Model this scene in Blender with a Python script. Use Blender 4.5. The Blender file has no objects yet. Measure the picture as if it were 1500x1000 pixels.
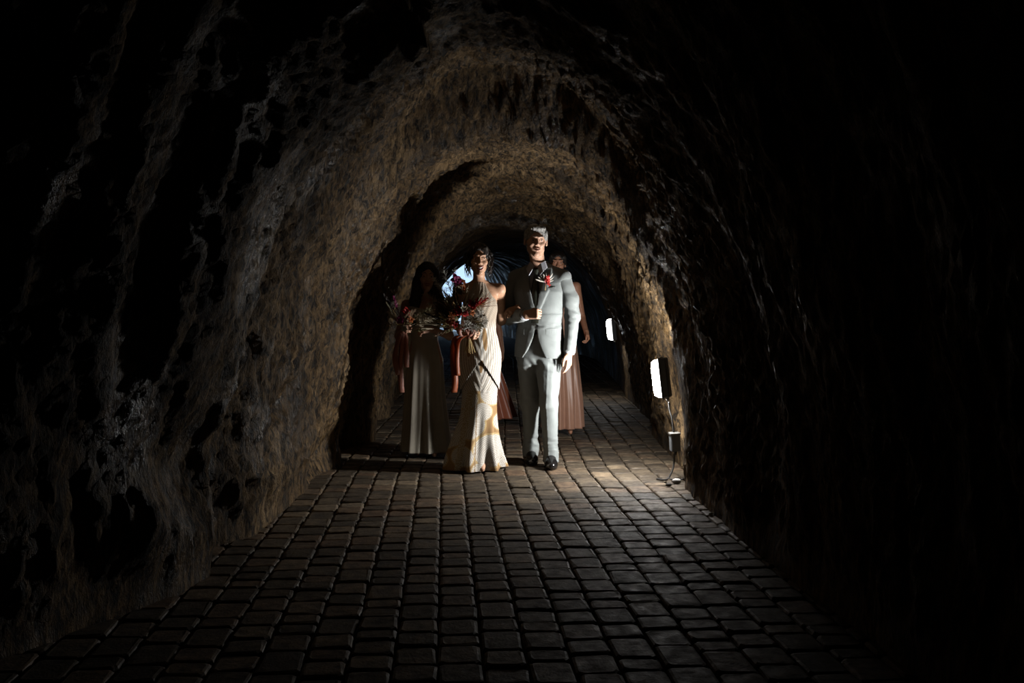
import bpy, math, random
import numpy as np
from mathutils import Vector, Matrix

random.seed(7)
rng = np.random.default_rng(7)
S = bpy.context.scene
COL = S.collection
PI = math.pi

# ---------------------------------------------------------------- camera, world, exposure
cam_d = bpy.data.cameras.new('camera')
cam = bpy.data.objects.new('camera', cam_d)
COL.objects.link(cam)
CAM_H = 1.284
cam.location = (0, 0, CAM_H)
YAW, PITCH = math.asin(0.06837), math.asin(0.03975)
cam.rotation_euler = (PI/2 - PITCH, 0, -YAW)
cam_d.sensor_width = 36.0
cam_d.lens = 35.0
cam_d.clip_start = 0.05
cam_d.clip_end = 200
S.camera = cam

S.view_settings.view_transform = 'Standard'
S.view_settings.look = 'None'
S.view_settings.gamma = 1.0
S.view_settings.use_curve_mapping = False
S.view_settings.exposure = 0.0
LAMP_NEAR = 520.0       # lit diffuser of the wall lamp beside the couple
LAMP_FAR = 95.0        # the lamp further down the tunnel
SKY = 1.25

w = bpy.data.worlds.new('world')
S.world = w
w.use_nodes = True
bg = w.node_tree.nodes['Background']
bg.inputs[0].default_value = (0.50, 0.72, 1.0, 1)
bg.inputs[1].default_value = SKY
try:
    S.cycles.use_denoising = True
    S.cycles.sample_clamp_indirect = 0.15
    S.cycles.max_bounces = 6
    S.cycles.diffuse_bounces = 1
except Exception:
    pass

# ---------------------------------------------------------------- materials
def mat(name, col, rough=0.6, metal=0.0, noise=0.0, nscale=40, bump=0.0, bscale=80, spec=0.5, emit=None, estr=0,
        stretch=(1, 1, 1), sheen=0.0, alpha=1.0):
    m = bpy.data.materials.new(name)
    m.use_nodes = True
    nt = m.node_tree
    b = nt.nodes['Principled BSDF']
    b.inputs['Base Color'].default_value = (*col, 1)
    b.inputs['Roughness'].default_value = rough
    b.inputs['Metallic'].default_value = metal
    b.inputs['Specular IOR Level'].default_value = spec
    if sheen:
        b.inputs['Sheen Weight'].default_value = sheen
    if emit:
        b.inputs['Emission Color'].default_value = (*emit, 1)
        b.inputs['Emission Strength'].default_value = estr
    if noise or bump:
        tc = nt.nodes.new('ShaderNodeTexCoord')
        mp = nt.nodes.new('ShaderNodeMapping')
        mp.inputs['Scale'].default_value = stretch
        nt.links.new(tc.outputs['Object'], mp.inputs['Vector'])
    if noise:
        n = nt.nodes.new('ShaderNodeTexNoise')
        n.inputs['Scale'].default_value = nscale
        n.inputs['Detail'].default_value = 4
        nt.links.new(mp.outputs[0], n.inputs['Vector'])
        r = nt.nodes.new('ShaderNodeValToRGB')
        lo = tuple(max(0, c*(1-noise)) for c in col)
        hi = tuple(min(1, c*(1+noise)) for c in col)
        r.color_ramp.elements[0].position = 0.3
        r.color_ramp.elements[1].position = 0.7
        r.color_ramp.elements[0].color = (*lo, 1)
        r.color_ramp.elements[1].color = (*hi, 1)
        nt.links.new(n.outputs['Fac'], r.inputs[0])
        nt.links.new(r.outputs[0], b.inputs['Base Color'])
    if bump:
        n2 = nt.nodes.new('ShaderNodeTexNoise')
        n2.inputs['Scale'].default_value = bscale
        n2.inputs['Detail'].default_value = 5
        nt.links.new(mp.outputs[0], n2.inputs['Vector'])
        bp = nt.nodes.new('ShaderNodeBump')
        bp.inputs['Strength'].default_value = bump
        bp.inputs['Distance'].default_value = 0.01
        nt.links.new(n2.outputs['Fac'], bp.inputs['Height'])
        nt.links.new(bp.outputs[0], b.inputs['Normal'])
    return m

def rock_material():
    m = bpy.data.materials.new('wet_rock')
    m.use_nodes = True
    nt = m.node_tree
    N, Lk = nt.nodes, nt.links
    b = N['Principled BSDF']
    tc = N.new('ShaderNodeTexCoord')
    def noise(scale, det, stretch, rot=(0, 0, 0), rough=0.6, dist=0.0):
        mp = N.new('ShaderNodeMapping')
        mp.inputs['Scale'].default_value = stretch
        mp.inputs['Rotation'].default_value = rot
        Lk.new(tc.outputs['Object'], mp.inputs['Vector'])
        n = N.new('ShaderNodeTexNoise')
        n.inputs['Scale'].default_value = scale
        n.inputs['Detail'].default_value = det
        n.inputs['Roughness'].default_value = rough
        n.inputs['Distortion'].default_value = dist
        Lk.new(mp.outputs[0], n.inputs['Vector'])
        return n
    big = noise(1.7, 5, (1, 1, 0.6))
    cr = N.new('ShaderNodeValToRGB')
    e = cr.color_ramp.elements
    e[0].position, e[0].color = 0.30, (0.050, 0.031, 0.014, 1)
    e[1].position, e[1].color = 0.72, (0.36, 0.245, 0.130, 1)
    mid = cr.color_ramp.elements.new(0.5)
    mid.color = (0.165, 0.102, 0.044, 1)
    Lk.new(big.outputs['Fac'], cr.inputs[0])
    fine = noise(28, 6, (1, 1, 0.35), (0.5, 0.2, 0), 0.7, 0.6)
    cr2 = N.new('ShaderNodeValToRGB')  # relief shading put into the colour: bump crevices darkened, crumbs lightened
    cr2.color_ramp.elements[0].position = 0.40
    cr2.color_ramp.elements[0].color = (0.10, 0.095, 0.09, 1)
    cr2.color_ramp.elements[1].position = 0.62
    cr2.color_ramp.elements[1].color = (1.8, 1.75, 1.65, 1)
    Lk.new(fine.outputs['Fac'], cr2.inputs[0])
    mx = N.new('ShaderNodeMix'); mx.data_type = 'RGBA'; mx.blend_type = 'MULTIPLY'
    mx.inputs[0].default_value = 1
    Lk.new(cr.outputs[0], mx.inputs[6]); Lk.new(cr2.outputs[0], mx.inputs[7])
    Lk.new(mx.outputs[2], b.inputs['Base Color'])
    wet = noise(2.3, 3, (1, 1, 0.45))
    rr = N.new('ShaderNodeMapRange')
    rr.inputs[1].default_value, rr.inputs[2].default_value = 0.47, 0.62
    rr.inputs[3].default_value, rr.inputs[4].default_value = 0.80, 0.28
    Lk.new(wet.outputs['Fac'], rr.inputs[0]); Lk.new(rr.outputs[0], b.inputs['Roughness'])
    b1 = N.new('ShaderNodeBump'); b1.inputs['Strength'].default_value = 1.0; b1.inputs['Distance'].default_value = 0.05
    Lk.new(fine.outputs['Fac'], b1.inputs['Height'])
    f2 = noise(75, 4, (1, 1, 0.4), (0.3, -0.4, 0), 0.65, 0.4)
    b2 = N.new('ShaderNodeBump'); b2.inputs['Strength'].default_value = 0.9; b2.inputs['Distance'].default_value = 0.02
    Lk.new(f2.outputs['Fac'], b2.inputs['Height']); Lk.new(b1.outputs[0], b2.inputs['Normal'])
    Lk.new(b2.outputs[0], b.inputs['Normal'])
    return m

def paver_material(name, attr):
    m = bpy.data.materials.new(name)
    m.use_nodes = True
    nt = m.node_tree
    N, Lk = nt.nodes, nt.links
    b = N['Principled BSDF']
    if attr:
        src = N.new('ShaderNodeAttribute'); src.attribute_name = 'rnd'; o = src.outputs['Fac']
    else:
        src = N.new('ShaderNodeObjectInfo'); o = src.outputs['Random']
    cr = N.new('ShaderNodeValToRGB')
    e = cr.color_ramp.elements
    e[0].position, e[0].color = 0.0, (0.0679, 0.0526, 0.0367, 1)
    e[1].position, e[1].color = 1.0, (0.2427, 0.1933, 0.1348, 1)
    x = cr.color_ramp.elements.new(0.55); x.color = (0.1304, 0.1027, 0.0715, 1)
    x = cr.color_ramp.elements.new(0.75); x.color = (0.1566, 0.1027, 0.0653, 1)
    Lk.new(o, cr.inputs[0])
    geo = N.new('ShaderNodeNewGeometry')
    n = N.new('ShaderNodeTexNoise'); n.inputs['Scale'].default_value = 14; n.inputs['Detail'].default_value = 6
    n.inputs['Roughness'].default_value = 0.65
    Lk.new(geo.outputs['Position'], n.inputs['Vector'])
    c2 = N.new('ShaderNodeValToRGB')
    c2.color_ramp.elements[0].position = 0.32; c2.color_ramp.elements[0].color = (0.4, 0.38, 0.36, 1)
    c2.color_ramp.elements[1].position = 0.7; c2.color_ramp.elements[1].color = (1.5, 1.45, 1.35, 1)
    Lk.new(n.outputs['Fac'], c2.inputs[0])
    mx = N.new('ShaderNodeMix'); mx.data_type = 'RGBA'; mx.blend_type = 'MULTIPLY'; mx.inputs[0].default_value = 1
    Lk.new(cr.outputs[0], mx.inputs[6]); Lk.new(c2.outputs[0], mx.inputs[7])
    Lk.new(mx.outputs[2], b.inputs['Base Color'])
    rr = N.new('ShaderNodeMapRange')
    rr.inputs[1].default_value, rr.inputs[2].default_value = 0.35, 0.7
    rr.inputs[3].default_value, rr.inputs[4].default_value = 0.80, 0.50
    Lk.new(n.outputs['Fac'], rr.inputs[0]); Lk.new(rr.outputs[0], b.inputs['Roughness'])
    n2 = N.new('ShaderNodeTexNoise'); n2.inputs['Scale'].default_value = 90; n2.inputs['Detail'].default_value = 4
    Lk.new(geo.outputs['Position'], n2.inputs['Vector'])
    b1 = N.new('ShaderNodeBump'); b1.inputs['Strength'].default_value = 0.5; b1.inputs['Distance'].default_value = 0.012
    Lk.new(n.outputs['Fac'], b1.inputs['Height'])
    b2 = N.new('ShaderNodeBump'); b2.inputs['Strength'].default_value = 0.4; b2.inputs['Distance'].default_value = 0.004
    Lk.new(n2.outputs['Fac'], b2.inputs['Height']); Lk.new(b1.outputs[0], b2.inputs['Normal'])
    Lk.new(b2.outputs[0], b.inputs['Normal'])
    return m

def attr_material(name, rough=0.6, spec=0.4, bump=0.0, bscale=200, sheen=0.0, stretch=(1, 1, 1)):
    """colour comes from the mesh's own dye attribute (woven pattern of the cloth)"""
    m = mat(name, (0.5, 0.5, 0.5), rough, spec=spec, bump=bump, bscale=bscale, sheen=sheen, stretch=stretch)
    a = m.node_tree.nodes.new('ShaderNodeAttribute'); a.attribute_name = 'dye'
    m.node_tree.links.new(a.outputs['Color'], m.node_tree.nodes['Principled BSDF'].inputs['Base Color'])
    return m

# ---------------------------------------------------------------- mesh helpers
def mkmesh(name, V, F, mats=(), smooth=True, midx=None):
    V = np.asarray(V, dtype=np.float32)
    me = bpy.data.meshes.new(name)
    if isinstance(F, np.ndarray) and F.ndim == 2:
        nf, k = F.shape
        me.vertices.add(len(V)); me.vertices.foreach_set('co', V.ravel())
        me.loops.add(nf*k); me.loops.foreach_set('vertex_index', F.astype(np.int32).ravel())
        me.polygons.add(nf)
        me.polygons.foreach_set('loop_start', np.arange(0, nf*k, k, dtype=np.int32))
        me.update(calc_edges=True)
        me.validate()
    else:
        me.from_pydata([tuple(map(float, v)) for v in V], [], [tuple(map(int, f)) for f in F])
        me.update()
    n = len(me.polygons)
    me.polygons.foreach_set('use_smooth', np.full(n, smooth))
    for m in mats:
        me.materials.append(m)
    if midx is not None and len(midx) == n:
        me.polygons.foreach_set('material_index', np.asarray(midx, dtype=np.int32))
    return me

def link(name, me, parent=None, loc=(0, 0, 0), rot=(0, 0, 0), scale=(1, 1, 1), kind=None, label=None):
    o = bpy.data.objects.new(name, me)
    COL.objects.link(o)
    o.location, o.rotation_euler, o.scale = loc, rot, scale
    if parent: o.parent = parent
    if kind: o['kind'] = kind
    if label: o['label'] = label
    return o

def thing(name, label, cat, loc=(0, 0, 0), rot=(0, 0, 0), group=None):
    o = bpy.data.objects.new(name, None)
    COL.objects.link(o)
    o.location, o.rotation_euler = loc, rot
    o.empty_display_size = 0.1
    o['label'] = label; o['category'] = cat
    if group: o['group'] = group
    return o

def tag(o, label, cat, group=None):
    o['label'] = label; o['category'] = cat
    if group: o['group'] = group
    return o

def join(parts):
    V, F, n = [], [], 0
    for v, f in parts:
        v = np.asarray(v, dtype=float)
        V.append(v)
        F += [tuple(int(i)+n for i in q) for q in f]
        n += len(v)
    return np.concatenate(V), F

def frame_of(d, up=(0, 0, 1)):
    d = np.asarray(d, float); d = d/np.linalg.norm(d)
    u = np.asarray(up, float)
    if abs(d @ u) > 0.95: u = np.array([1.0, 0, 0])
    s = np.cross(d, u); s /= np.linalg.norm(s)
    return s, d, np.cross(s, d)

def catmull(P, n):
    P = np.asarray(P, float)
    P = np.vstack([2*P[0]-P[1], P, 2*P[-1]-P[-2]])
    out = []
    m = len(P)-3
    for t in np.linspace(0, m-1e-6, n):
        i = int(t); u = t-i
        a, b, c, d = P[i:i+4]
        out.append(0.5*((2*b)+(c-a)*u+(2*a-5*b+4*c-d)*u*u+(3*b-a-3*c+d)*u**3))
    return np.array(out)

def tube(P, R, n=6, steps=None):
    P = np.asarray(P, float)
    if steps: P = catmull(P, steps)
    k = len(P)
    R = np.interp(np.linspace(0, 1, k), np.linspace(0, 1, len(np.atleast_1d(R))), np.atleast_1d(R)) if np.ndim(R) else np.full(k, R)
    V, F = [], []
    T = np.gradient(P, axis=0)
    s, d, u = frame_of(T[0])
    for i in range(k):
        t = T[i]/(np.linalg.norm(T[i])+1e-9)
        s = s - t*(s @ t); s /= np.linalg.norm(s)+1e-9
        u = np.cross(s, t)
        for j in range(n):
            a = 2*PI*j/n
            V.append(P[i] + R[i]*(math.cos(a)*s + math.sin(a)*u))
    for i in range(k-1):
        for j in range(n):
            F.append((i*n+j, i*n+(j+1) % n, (i+1)*n+(j+1) % n, (i+1)*n+j))
    F.append(tuple(range(n-1, -1, -1))); F.append(tuple((k-1)*n+j for j in range(n)))
    return np.array(V), F

def rbox(sx, sy, sz, b, c=(0, 0, 0)):
    """box with chamfered edges, half sizes sx sy sz"""
    V, F = [], []
    for z, ins in ((-sz, b), (-sz+b, 0), (sz-b, 0), (sz, b)):
        x, y = sx-ins, sy-ins
        bb = b*0.9
        for (px, py) in ((x-bb, -y), (x, -y+bb), (x, y-bb), (x-bb, y), (-x+bb, y), (-x, y-bb), (-x, -y+bb), (-x+bb, -y)):
            V.append((px+c[0], py+c[1], z+c[2]))
    for k in range(3):
        for j in range(8):
            F.append((k*8+j, k*8+(j+1) % 8, k*8+8+(j+1) % 8, k*8+8+j))
    F.append(tuple(range(7, -1, -1))); F.append(tuple(24+j for j in range(8)))
    return np.array(V), F

def ribbon(P, W, N, th=0.002, steps=None):
    """flat strip of cloth with thickness: points, widths, side directions"""
    P = np.asarray(P, float)
    k = steps or len(P)
    u0 = np.linspace(0, 1, len(P)); 
    P = catmull(P, k) if steps else P
    uu = np.linspace(0, 1, k)
    W = np.interp(uu, np.linspace(0, 1, len(W)), W)
    N = np.array([np.interp(uu, np.linspace(0, 1, len(N)), [n[i] for n in N]) for i in range(3)]).T
    T = np.gradient(P, axis=0)
    V, F = [], []
    for i in range(k):
        s = N[i]/np.linalg.norm(N[i])
        nn = np.cross(T[i], s); nn /= np.linalg.norm(nn)+1e-9
        for a, b in ((-1, -1), (0, -1.0), (1, -1), (1, 1), (0, 1.0), (-1, 1)):
            V.append(P[i]+s*a*W[i]/2+nn*b*th/2 + (nn*W[i]*0.06 if a == 0 else 0))
    for i in range(k-1):
        for j in range(6):
            F.append((i*6+j, i*6+(j+1) % 6, i*6+6+(j+1) % 6, i*6+6+j))
    F.append((0, 5, 4, 3, 2, 1)); F.append(tuple((k-1)*6+j for j in range(6)))
    return np.array(V), F

# ---------------------------------------------------------------- noise
_perm = np.concatenate([rng.permutation(256)]*3).astype(np.int32)
_grad = rng.normal(size=(256, 3)); _grad /= np.linalg.norm(_grad, axis=1)[:, None]
_grad = _grad.astype(np.float32)
def perlin(x, y, z):
    x, y, z = (np.asarray(a, np.float32) for a in (x, y, z))
    xi, yi, zi = (np.floor(a).astype(np.int32) for a in (x, y, z))
    xf, yf, zf = x-xi, y-yi, z-zi
    u, v, ww = (t*t*t*(t*(t*6-15)+10) for t in (xf, yf, zf))
    xi &= 255; yi &= 255; zi &= 255
    r = 0
    for dx in (0, 1):
        for dy in (0, 1):
            for dz in (0, 1):
                h = _perm[_perm[_perm[xi+dx]+yi+dy]+zi+dz] & 255
                g = _grad[h]
                dot = g[..., 0]*(xf-dx)+g[..., 1]*(yf-dy)+g[..., 2]*(zf-dz)
                wt = (u if dx else 1-u)*(v if dy else 1-v)*(ww if dz else 1-ww)
                r = r + dot*wt
    return r*1.6
def fbm(x, y, z, o=4, g=0.5):
    a, f, r = 1.0, 1.0, 0
    for i in range(o):
        r = r + a*perlin(x*f+i*17.3, y*f+i*5.1, z*f+i*9.7); a *= g; f *= 2.03
    return r
def ridged(x, y, z, o=4):
    a, f, r = 1.0, 1.0, 0
    for i in range(o):
        r = r + a*(1-np.abs(perlin(x*f+i*11.3, y*f+i*3.1, z*f+i*7.7))*2); a *= 0.5; f *= 2.1
    return r

# ---------------------------------------------------------------- implicit surfaces
def axis(lo, hi, step, fine=()):
    """grid coordinates from lo to hi at step, finer inside the given (lo, hi, step) bands"""
    out = [lo]
    while out[-1] < hi:
        st = step
        for a, b, f in fine:
            if a-step*0.5 <= out[-1] < b: st = min(st, f)
        out.append(out[-1]+st)
    return np.array(out, np.float32)

class Field:
    def __init__(s, ax, ay, az):
        s.ax, s.ay, s.az = ax, ay, az
        s.D = np.full((len(ax), len(ay), len(az)), 0.06, np.float32)
    def sub(s, lo, hi):
        r = []
        for a, l, h in zip((s.ax, s.ay, s.az), lo, hi):
            r.append(slice(max(0, np.searchsorted(a, l)-1), min(len(a), np.searchsorted(a, h)+1)))
        return tuple(r)
    def pts(s, sl):
        return s.ax[sl[0]][:, None, None], s.ay[sl[1]][None, :, None], s.az[sl[2]][None, None, :]
    def op(s, fn, lo, hi, k=0.01, mode='u'):
        m = 0.03+k
        sl = s.sub([l-m for l in lo], [h+m for h in hi])
        if any(q.stop <= q.start for q in sl): return
        d = fn(*s.pts(sl))
        A = s.D[sl]
        if mode == 'u':
            h = np.maximum(k-np.abs(A-d), 0)/max(k, 1e-6)
            s.D[sl] = np.minimum(A, d)-h*h*k*0.25
        else:
            d = -d
            h = np.maximum(k-np.abs(A-d), 0)/max(k, 1e-6)
            s.D[sl] = np.maximum(A, d)+h*h*k*0.25
    def cone(s, a, b, ra, rb, k=0.01, mode='u'):
        a, b = np.asarray(a, float), np.asarray(b, float)
        ab = b-a; L2 = ab @ ab+1e-12
        def fn(X, Y, Z):
            t = np.clip(((X-a[0])*ab[0]+(Y-a[1])*ab[1]+(Z-a[2])*ab[2])/L2, 0, 1)
            return np.sqrt((X-a[0]-t*ab[0])**2+(Y-a[1]-t*ab[1])**2+(Z-a[2]-t*ab[2])**2)-(ra+(rb-ra)*t)
        r = max(ra, rb)
        s.op(fn, np.minimum(a, b)-r, np.maximum(a, b)+r, k, mode)
    def ell(s, c, r, k=0.01, mode='u', R=None):
        c, r = np.asarray(c, float), np.asarray(r, float)
        if R is None: R = np.eye(3)
        def fn(X, Y, Z):
            x, y, z = X-c[0], Y-c[1], Z-c[2]
            q = [R[0, i]*x+R[1, i]*y+R[2, i]*z for i in range(3)]
            k0 = np.sqrt(sum((q[i]/r[i])**2 for i in range(3)))
            k1 = np.sqrt(sum((q[i]/r[i]**2)**2 for i in range(3)))+1e-6
            return k0*(k0-1)/k1
        m = float(max(r))
        s.op(fn, c-m, c+m, k, mode)
    def torso(s, tab, k=0.03, p=2.3, off=0.0):
        T = np.asarray(sorted(tab), float)
        def fn(X, Y, Z):
            z = Z
            cx, cy, rx, ry = (np.interp(z, T[:, 0], T[:, i]) for i in (1, 2, 3, 4))
            rx = rx-off; ry = ry-off
            d = ((np.abs((X-cx)/rx)**p+np.abs((Y-cy)/ry)**p)**(1/p)-1)*np.minimum(rx, ry)
            return np.maximum(d, np.maximum(T[0, 0]-z, z-T[-1, 0]))
        rx = T[:, 3].max()+0.05; ry = T[:, 4].max()+0.05
        s.op(fn, (T[:, 1].min()-rx, T[:, 2].min()-ry, T[0, 0]), (T[:, 1].max()+rx, T[:, 2].max()+ry, T[-1, 0]), k)
    def mesh(s, relax=1):
        D = s.D
        I = D < 0
        nx, ny, nz = D.shape
        cs = np.zeros((nx-1, ny-1, nz-1), np.int8)
        for a in (0, 1):
            for b in (0, 1):
                for c in (0, 1):
                    cs += I[a:nx-1+a, b:ny-1+b, c:nz-1+c]
        act = (cs > 0) & (cs < 8)
        idx = np.argwhere(act)
        ids = np.full(act.shape, -1, np.int32)
        ids[act] = np.arange(len(idx))
        i, j, k = idx.T
        acc = np.zeros((len(idx), 3)); cnt = np.zeros(len(idx))
        cor = [(a, b, c) for a in (0, 1) for b in (0, 1) for c in (0, 1)]
        for p in range(8):
            for q in range(p+1, 8):
                A, B = cor[p], cor[q]
                if sum(abs(A[t]-B[t]) for t in range(3)) != 1: continue
                da = D[i+A[0], j+A[1], k+A[2]]; db = D[i+B[0], j+B[1], k+B[2]]
                m = (da < 0) != (db < 0)
                t = np.where(m, da/(da-db+1e-12), 0)
                pa = np.stack([s.ax[i+A[0]], s.ay[j+A[1]], s.az[k+A[2]]], 1)
                pb = np.stack([s.ax[i+B[0]], s.ay[j+B[1]], s.az[k+B[2]]], 1)
                acc += np.where(m[:, None], pa+(pb-pa)*t[:, None], 0); cnt += m
        V = acc/cnt[:, None]
        Q = []
        for axn in range(3):
            n = [slice(None)]*3; n2 = [slice(None)]*3
            n[axn] = slice(0, -1); n2[axn] = slice(1, None)
            diff = I[tuple(n)] != I[tuple(n2)]
            e = np.argwhere(diff)
            o = [t for t in range(3) if t != axn]
            ok = (e[:, o[0]] > 0) & (e[:, o[1]] > 0) & (e[:, o[0]] < D.shape[o[0]]-1) & (e[:, o[1]] < D.shape[o[1]]-1)
            e = e[ok]
            def cell(d0, d1):
                c = e.copy(); c[:, o[0]] += d0; c[:, o[1]] += d1
                return ids[c[:, 0], c[:, 1], c[:, 2]]
            q = np.stack([cell(-1, -1), cell(0, -1), cell(0, 0), cell(-1, 0)], 1)
            ins = I[e[:, 0], e[:, 1], e[:, 2]]
            flip = ~ins if axn != 1 else ins
            q[flip] = q[flip][:, ::-1]
            Q.append(q)
        Q = np.concatenate(Q)
        Q = Q[(Q >= 0).all(1)]
        for _ in range(relax):
            sm = np.zeros_like(V); ct = np.zeros(len(V))
            for a in range(4):
                np.add.at(sm, Q[:, a], V[Q[:, (a+1) % 4]]); np.add.at(ct, Q[:, a], 1)
                np.add.at(sm, Q[:, a], V[Q[:, (a+3) % 4]]); np.add.at(ct, Q[:, a], 1)
            V = V*0.5+0.5*sm/np.maximum(ct, 1)[:, None]
        return V, Q
# ---------------------------------------------------------------- the tunnel
LK = np.array([(-9, -2.7), (2, -2.7), (3.0, -2.05), (3.8, -1.50), (4.4, -1.18), (4.75, -1.10), (4.92, -1.32), (5.2, -1.28), (5.5, -1.06), (6.3, -0.98), (7.0, -0.92),
               (7.72, -0.83), (7.84, -0.80), (7.95, -1.06), (8.5, -1.06), (8.95, -0.72), (9.25, -0.64), (9.4, -0.64), (9.6, -0.92), (10.6, -0.85),
               (11.1, -0.60), (11.35, -0.85), (12.3, -0.62), (12.6, -0.8), (14, -0.6), (20, -0.5), (30, -0.55), (41, -0.33)])
RK = np.array([(-9, 1.65), (2, 1.65), (4.4, 1.6), (5.0, 1.60), (5.8, 1.62), (6.35, 1.64), (6.75, 1.67), (6.84, 1.70), (6.97, 1.81), (7.5, 1.84), (8.3, 1.90), (9.45, 2.0),
               (9.6, 2.16), (11, 2.26), (12.5, 2.40), (13.3, 2.44), (14, 2.55), (18, 3.0), (22, 3.4), (26, 3.3), (32, 2.7), (41, 2.0)])
HK = np.array([(-9, 3.7), (2, 3.7), (3.0, 3.2), (3.8, 2.80), (4.4, 2.56), (4.8, 2.50), (5.0, 2.80), (6.62, 2.86), (6.80, 2.46), (7.0, 2.46), (7.5, 2.45), (8.3, 2.38), (9.5, 2.28), (10.9, 2.2), (11.1, 2.22),
               (11.35, 2.5), (12.1, 2.3), (12.5, 2.22), (12.8, 2.5), (14, 2.4), (20, 2.4), (30, 2.6), (41, 3.0)])
def Lx(y): return np.interp(y, LK[:, 0], LK[:, 1])
def Rx(y): return np.interp(y, RK[:, 0], RK[:, 1])
def Hx(y): return np.interp(y, HK[:, 0], HK[:, 1])

ys = np.concatenate([np.arange(-9, 2.4, 0.15), np.arange(2.4, 10.2, 0.020), np.arange(10.2, 14.2, 0.05), np.arange(14.2, 40.05, 0.22)])
NPH = 250
ph = np.linspace(PI+0.07, -0.07, NPH)
Y, PH = np.meshgrid(ys, ph, indexing='ij')
L_, R_, H_ = Lx(Y), Rx(Y), Hx(Y)
cx_, w_ = (L_+R_)/2, (R_-L_)/2
X0 = cx_+w_*np.sign(np.cos(PH))*np.abs(np.cos(PH))**0.92
Z0 = H_*np.sin(PH)
nx_, nz_ = np.cos(PH)/w_, np.sin(PH)/H_
nl = np.sqrt(nx_**2+nz_**2); nx_, nz_ = nx_/nl, nz_/nl
# relief: broad hollows, slanting ribs, picked grooves, grain
near = np.clip((14.5-Y)/3, 0.15, 1)
sl = Y*0.55+Z0*0.35
fg = np.clip((5.0-Y)/0.5, 0, 1)
d = (1-fg)*(0.085*fbm(X0/0.95, Y/1.0, Z0/1.2, 2)+0.02*fbm(X0/0.3, Y/0.28, Z0/0.4, 2))
d += fg*(0.07*fbm(X0/0.9, Y/0.5+Z0*.15, Z0/2.2, 2)+0.03*fbm(X0/0.4+7, Y/0.20+Z0*.3, Z0/1.1, 3))
d += (1-.7*fg)*0.024*(ridged((X0+Z0*0.3)/0.75, (Y-0.45*Z0)/0.36, (Z0)/1.1, 2)-1.0)
d += (1-.7*fg)*near*0.009*(ridged(X0/0.22, (Y+0.35*Z0)/0.14, Z0/0.30, 3)-1.15)
d += np.clip((Y-3.8)/1.6, .35, 1)*near*0.024*(ridged(X0/0.12+3, (Y+0.45*Z0)/0.060, Z0/0.24, 3)-1.15)*(1+0.6*perlin(X0/0.6, Y/0.6, Z0/0.6))
d += (1-.6*fg)*near*0.020*fbm(X0/0.075, Y/0.06, Z0/0.11, 3)
d += near*0.011*fbm(X0/0.034, Y/0.030, Z0/0.060, 2)
foot = np.clip(Z0/0.25, 0.25, 1)
d *= foot*np.interp(Y, [13, 18], [1, .45])
for ly in (7.14, 13.0):   # dressed flat where the lamps are bolted on
    d *= 1-.85*np.exp(-((Y-ly+.18)/.50)**4-((Z0-.62)/.45)**4)*(np.cos(PH) > 0)
def pit(y0, z0, side, ry, rz, dep):
    s = (np.sign(np.cos(PH)) == side)
    return s*dep*np.exp(-((Y-y0)/ry)**2-((Z0-z0)/rz)**2)
d += pit(6.0, 0.68, -1, 0.16, 0.10, 0.20)+pit(6.25, 0.80, -1, 0.08, 0.08, 0.10)+pit(6.55, 1.30, -1, 0.05, 0.07, 0.07)
d += pit(7.3, 0.16, -1, 0.35, 0.16, 0.16)
d += pit(4.55, 0.55, -1, 0.20, 0.22, 0.16)-pit(4.2, 0.35, -1, 0.25, 0.2, 0.10)
# tall bulging buttress and its crack on the left, leaning slabs on the right, both in front of the couple
d -= 0.09*np.exp(-((Y-4.35-0.10*(Z0-1.2))/0.28)**2)*(np.cos(PH) < -0.2)*np.clip((Z0-0.6)/0.6, 0, 1)
d += 0.10*np.exp(-((Y-4.92-0.06*(Z0-1.2))/0.07)**2)*(np.cos(PH) < -0.2)
for k, (yy, am) in enumerate(((4.3, 0.08), (4.75, 0.10), (5.25, 0.09), (5.8, 0.06))):
    q = Y-yy-0.55*(Z0-1.8)
    d += am*np.clip(q/0.40, -0.2, 1)*np.exp(-np.clip(q, 0, 9)/0.25)*np.clip((np.cos(PH)-0.05)/0.3, 0, 1)*np.clip((Z0-0.7)/0.5, 0, 1)
X1, Z1 = X0+nx_*d, Z0+nz_*d
Y1 = Y+0.02*fbm(X0/0.25, Y/0.25, Z0/0.25, 2)*near
P = np.stack([X1, Y1, Z1], -1)
du = np.gradient(P, axis=0); dv = np.gradient(P, axis=1)
nrm = np.cross(du, dv); nrm /= np.linalg.norm(nrm, axis=-1)[..., None]+1e-9
ctr = np.stack([cx_, Y, np.full_like(Y, 1.0)], -1)
nrm *= np.sign(((ctr-P)*nrm).sum(-1))[..., None]
ROCK = rock_material()
ia, ib = int(NPH*0.34), int(NPH*0.66)
def tunnel_piece(name, a, b):
    g = P[:, a:b+1]; n = b-a+1; m = len(ys)
    idx = np.arange(m*n).reshape(m, n)
    Q = np.stack([idx[:-1, :-1].ravel(), idx[1:, :-1].ravel(), idx[1:, 1:].ravel(), idx[:-1, 1:].ravel()], 1)
    me = mkmesh(name, g.reshape(-1, 3), Q, [ROCK])
    me.normals_split_custom_set_from_vertices(nrm[:, a:b+1].reshape(-1, 3).tolist())
    link(name, me, kind='structure')
tunnel_piece('wall_left', 0, ia)
tunnel_piece('ceiling', ia, ib)
tunnel_piece('wall_right', ib, NPH-1)
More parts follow.
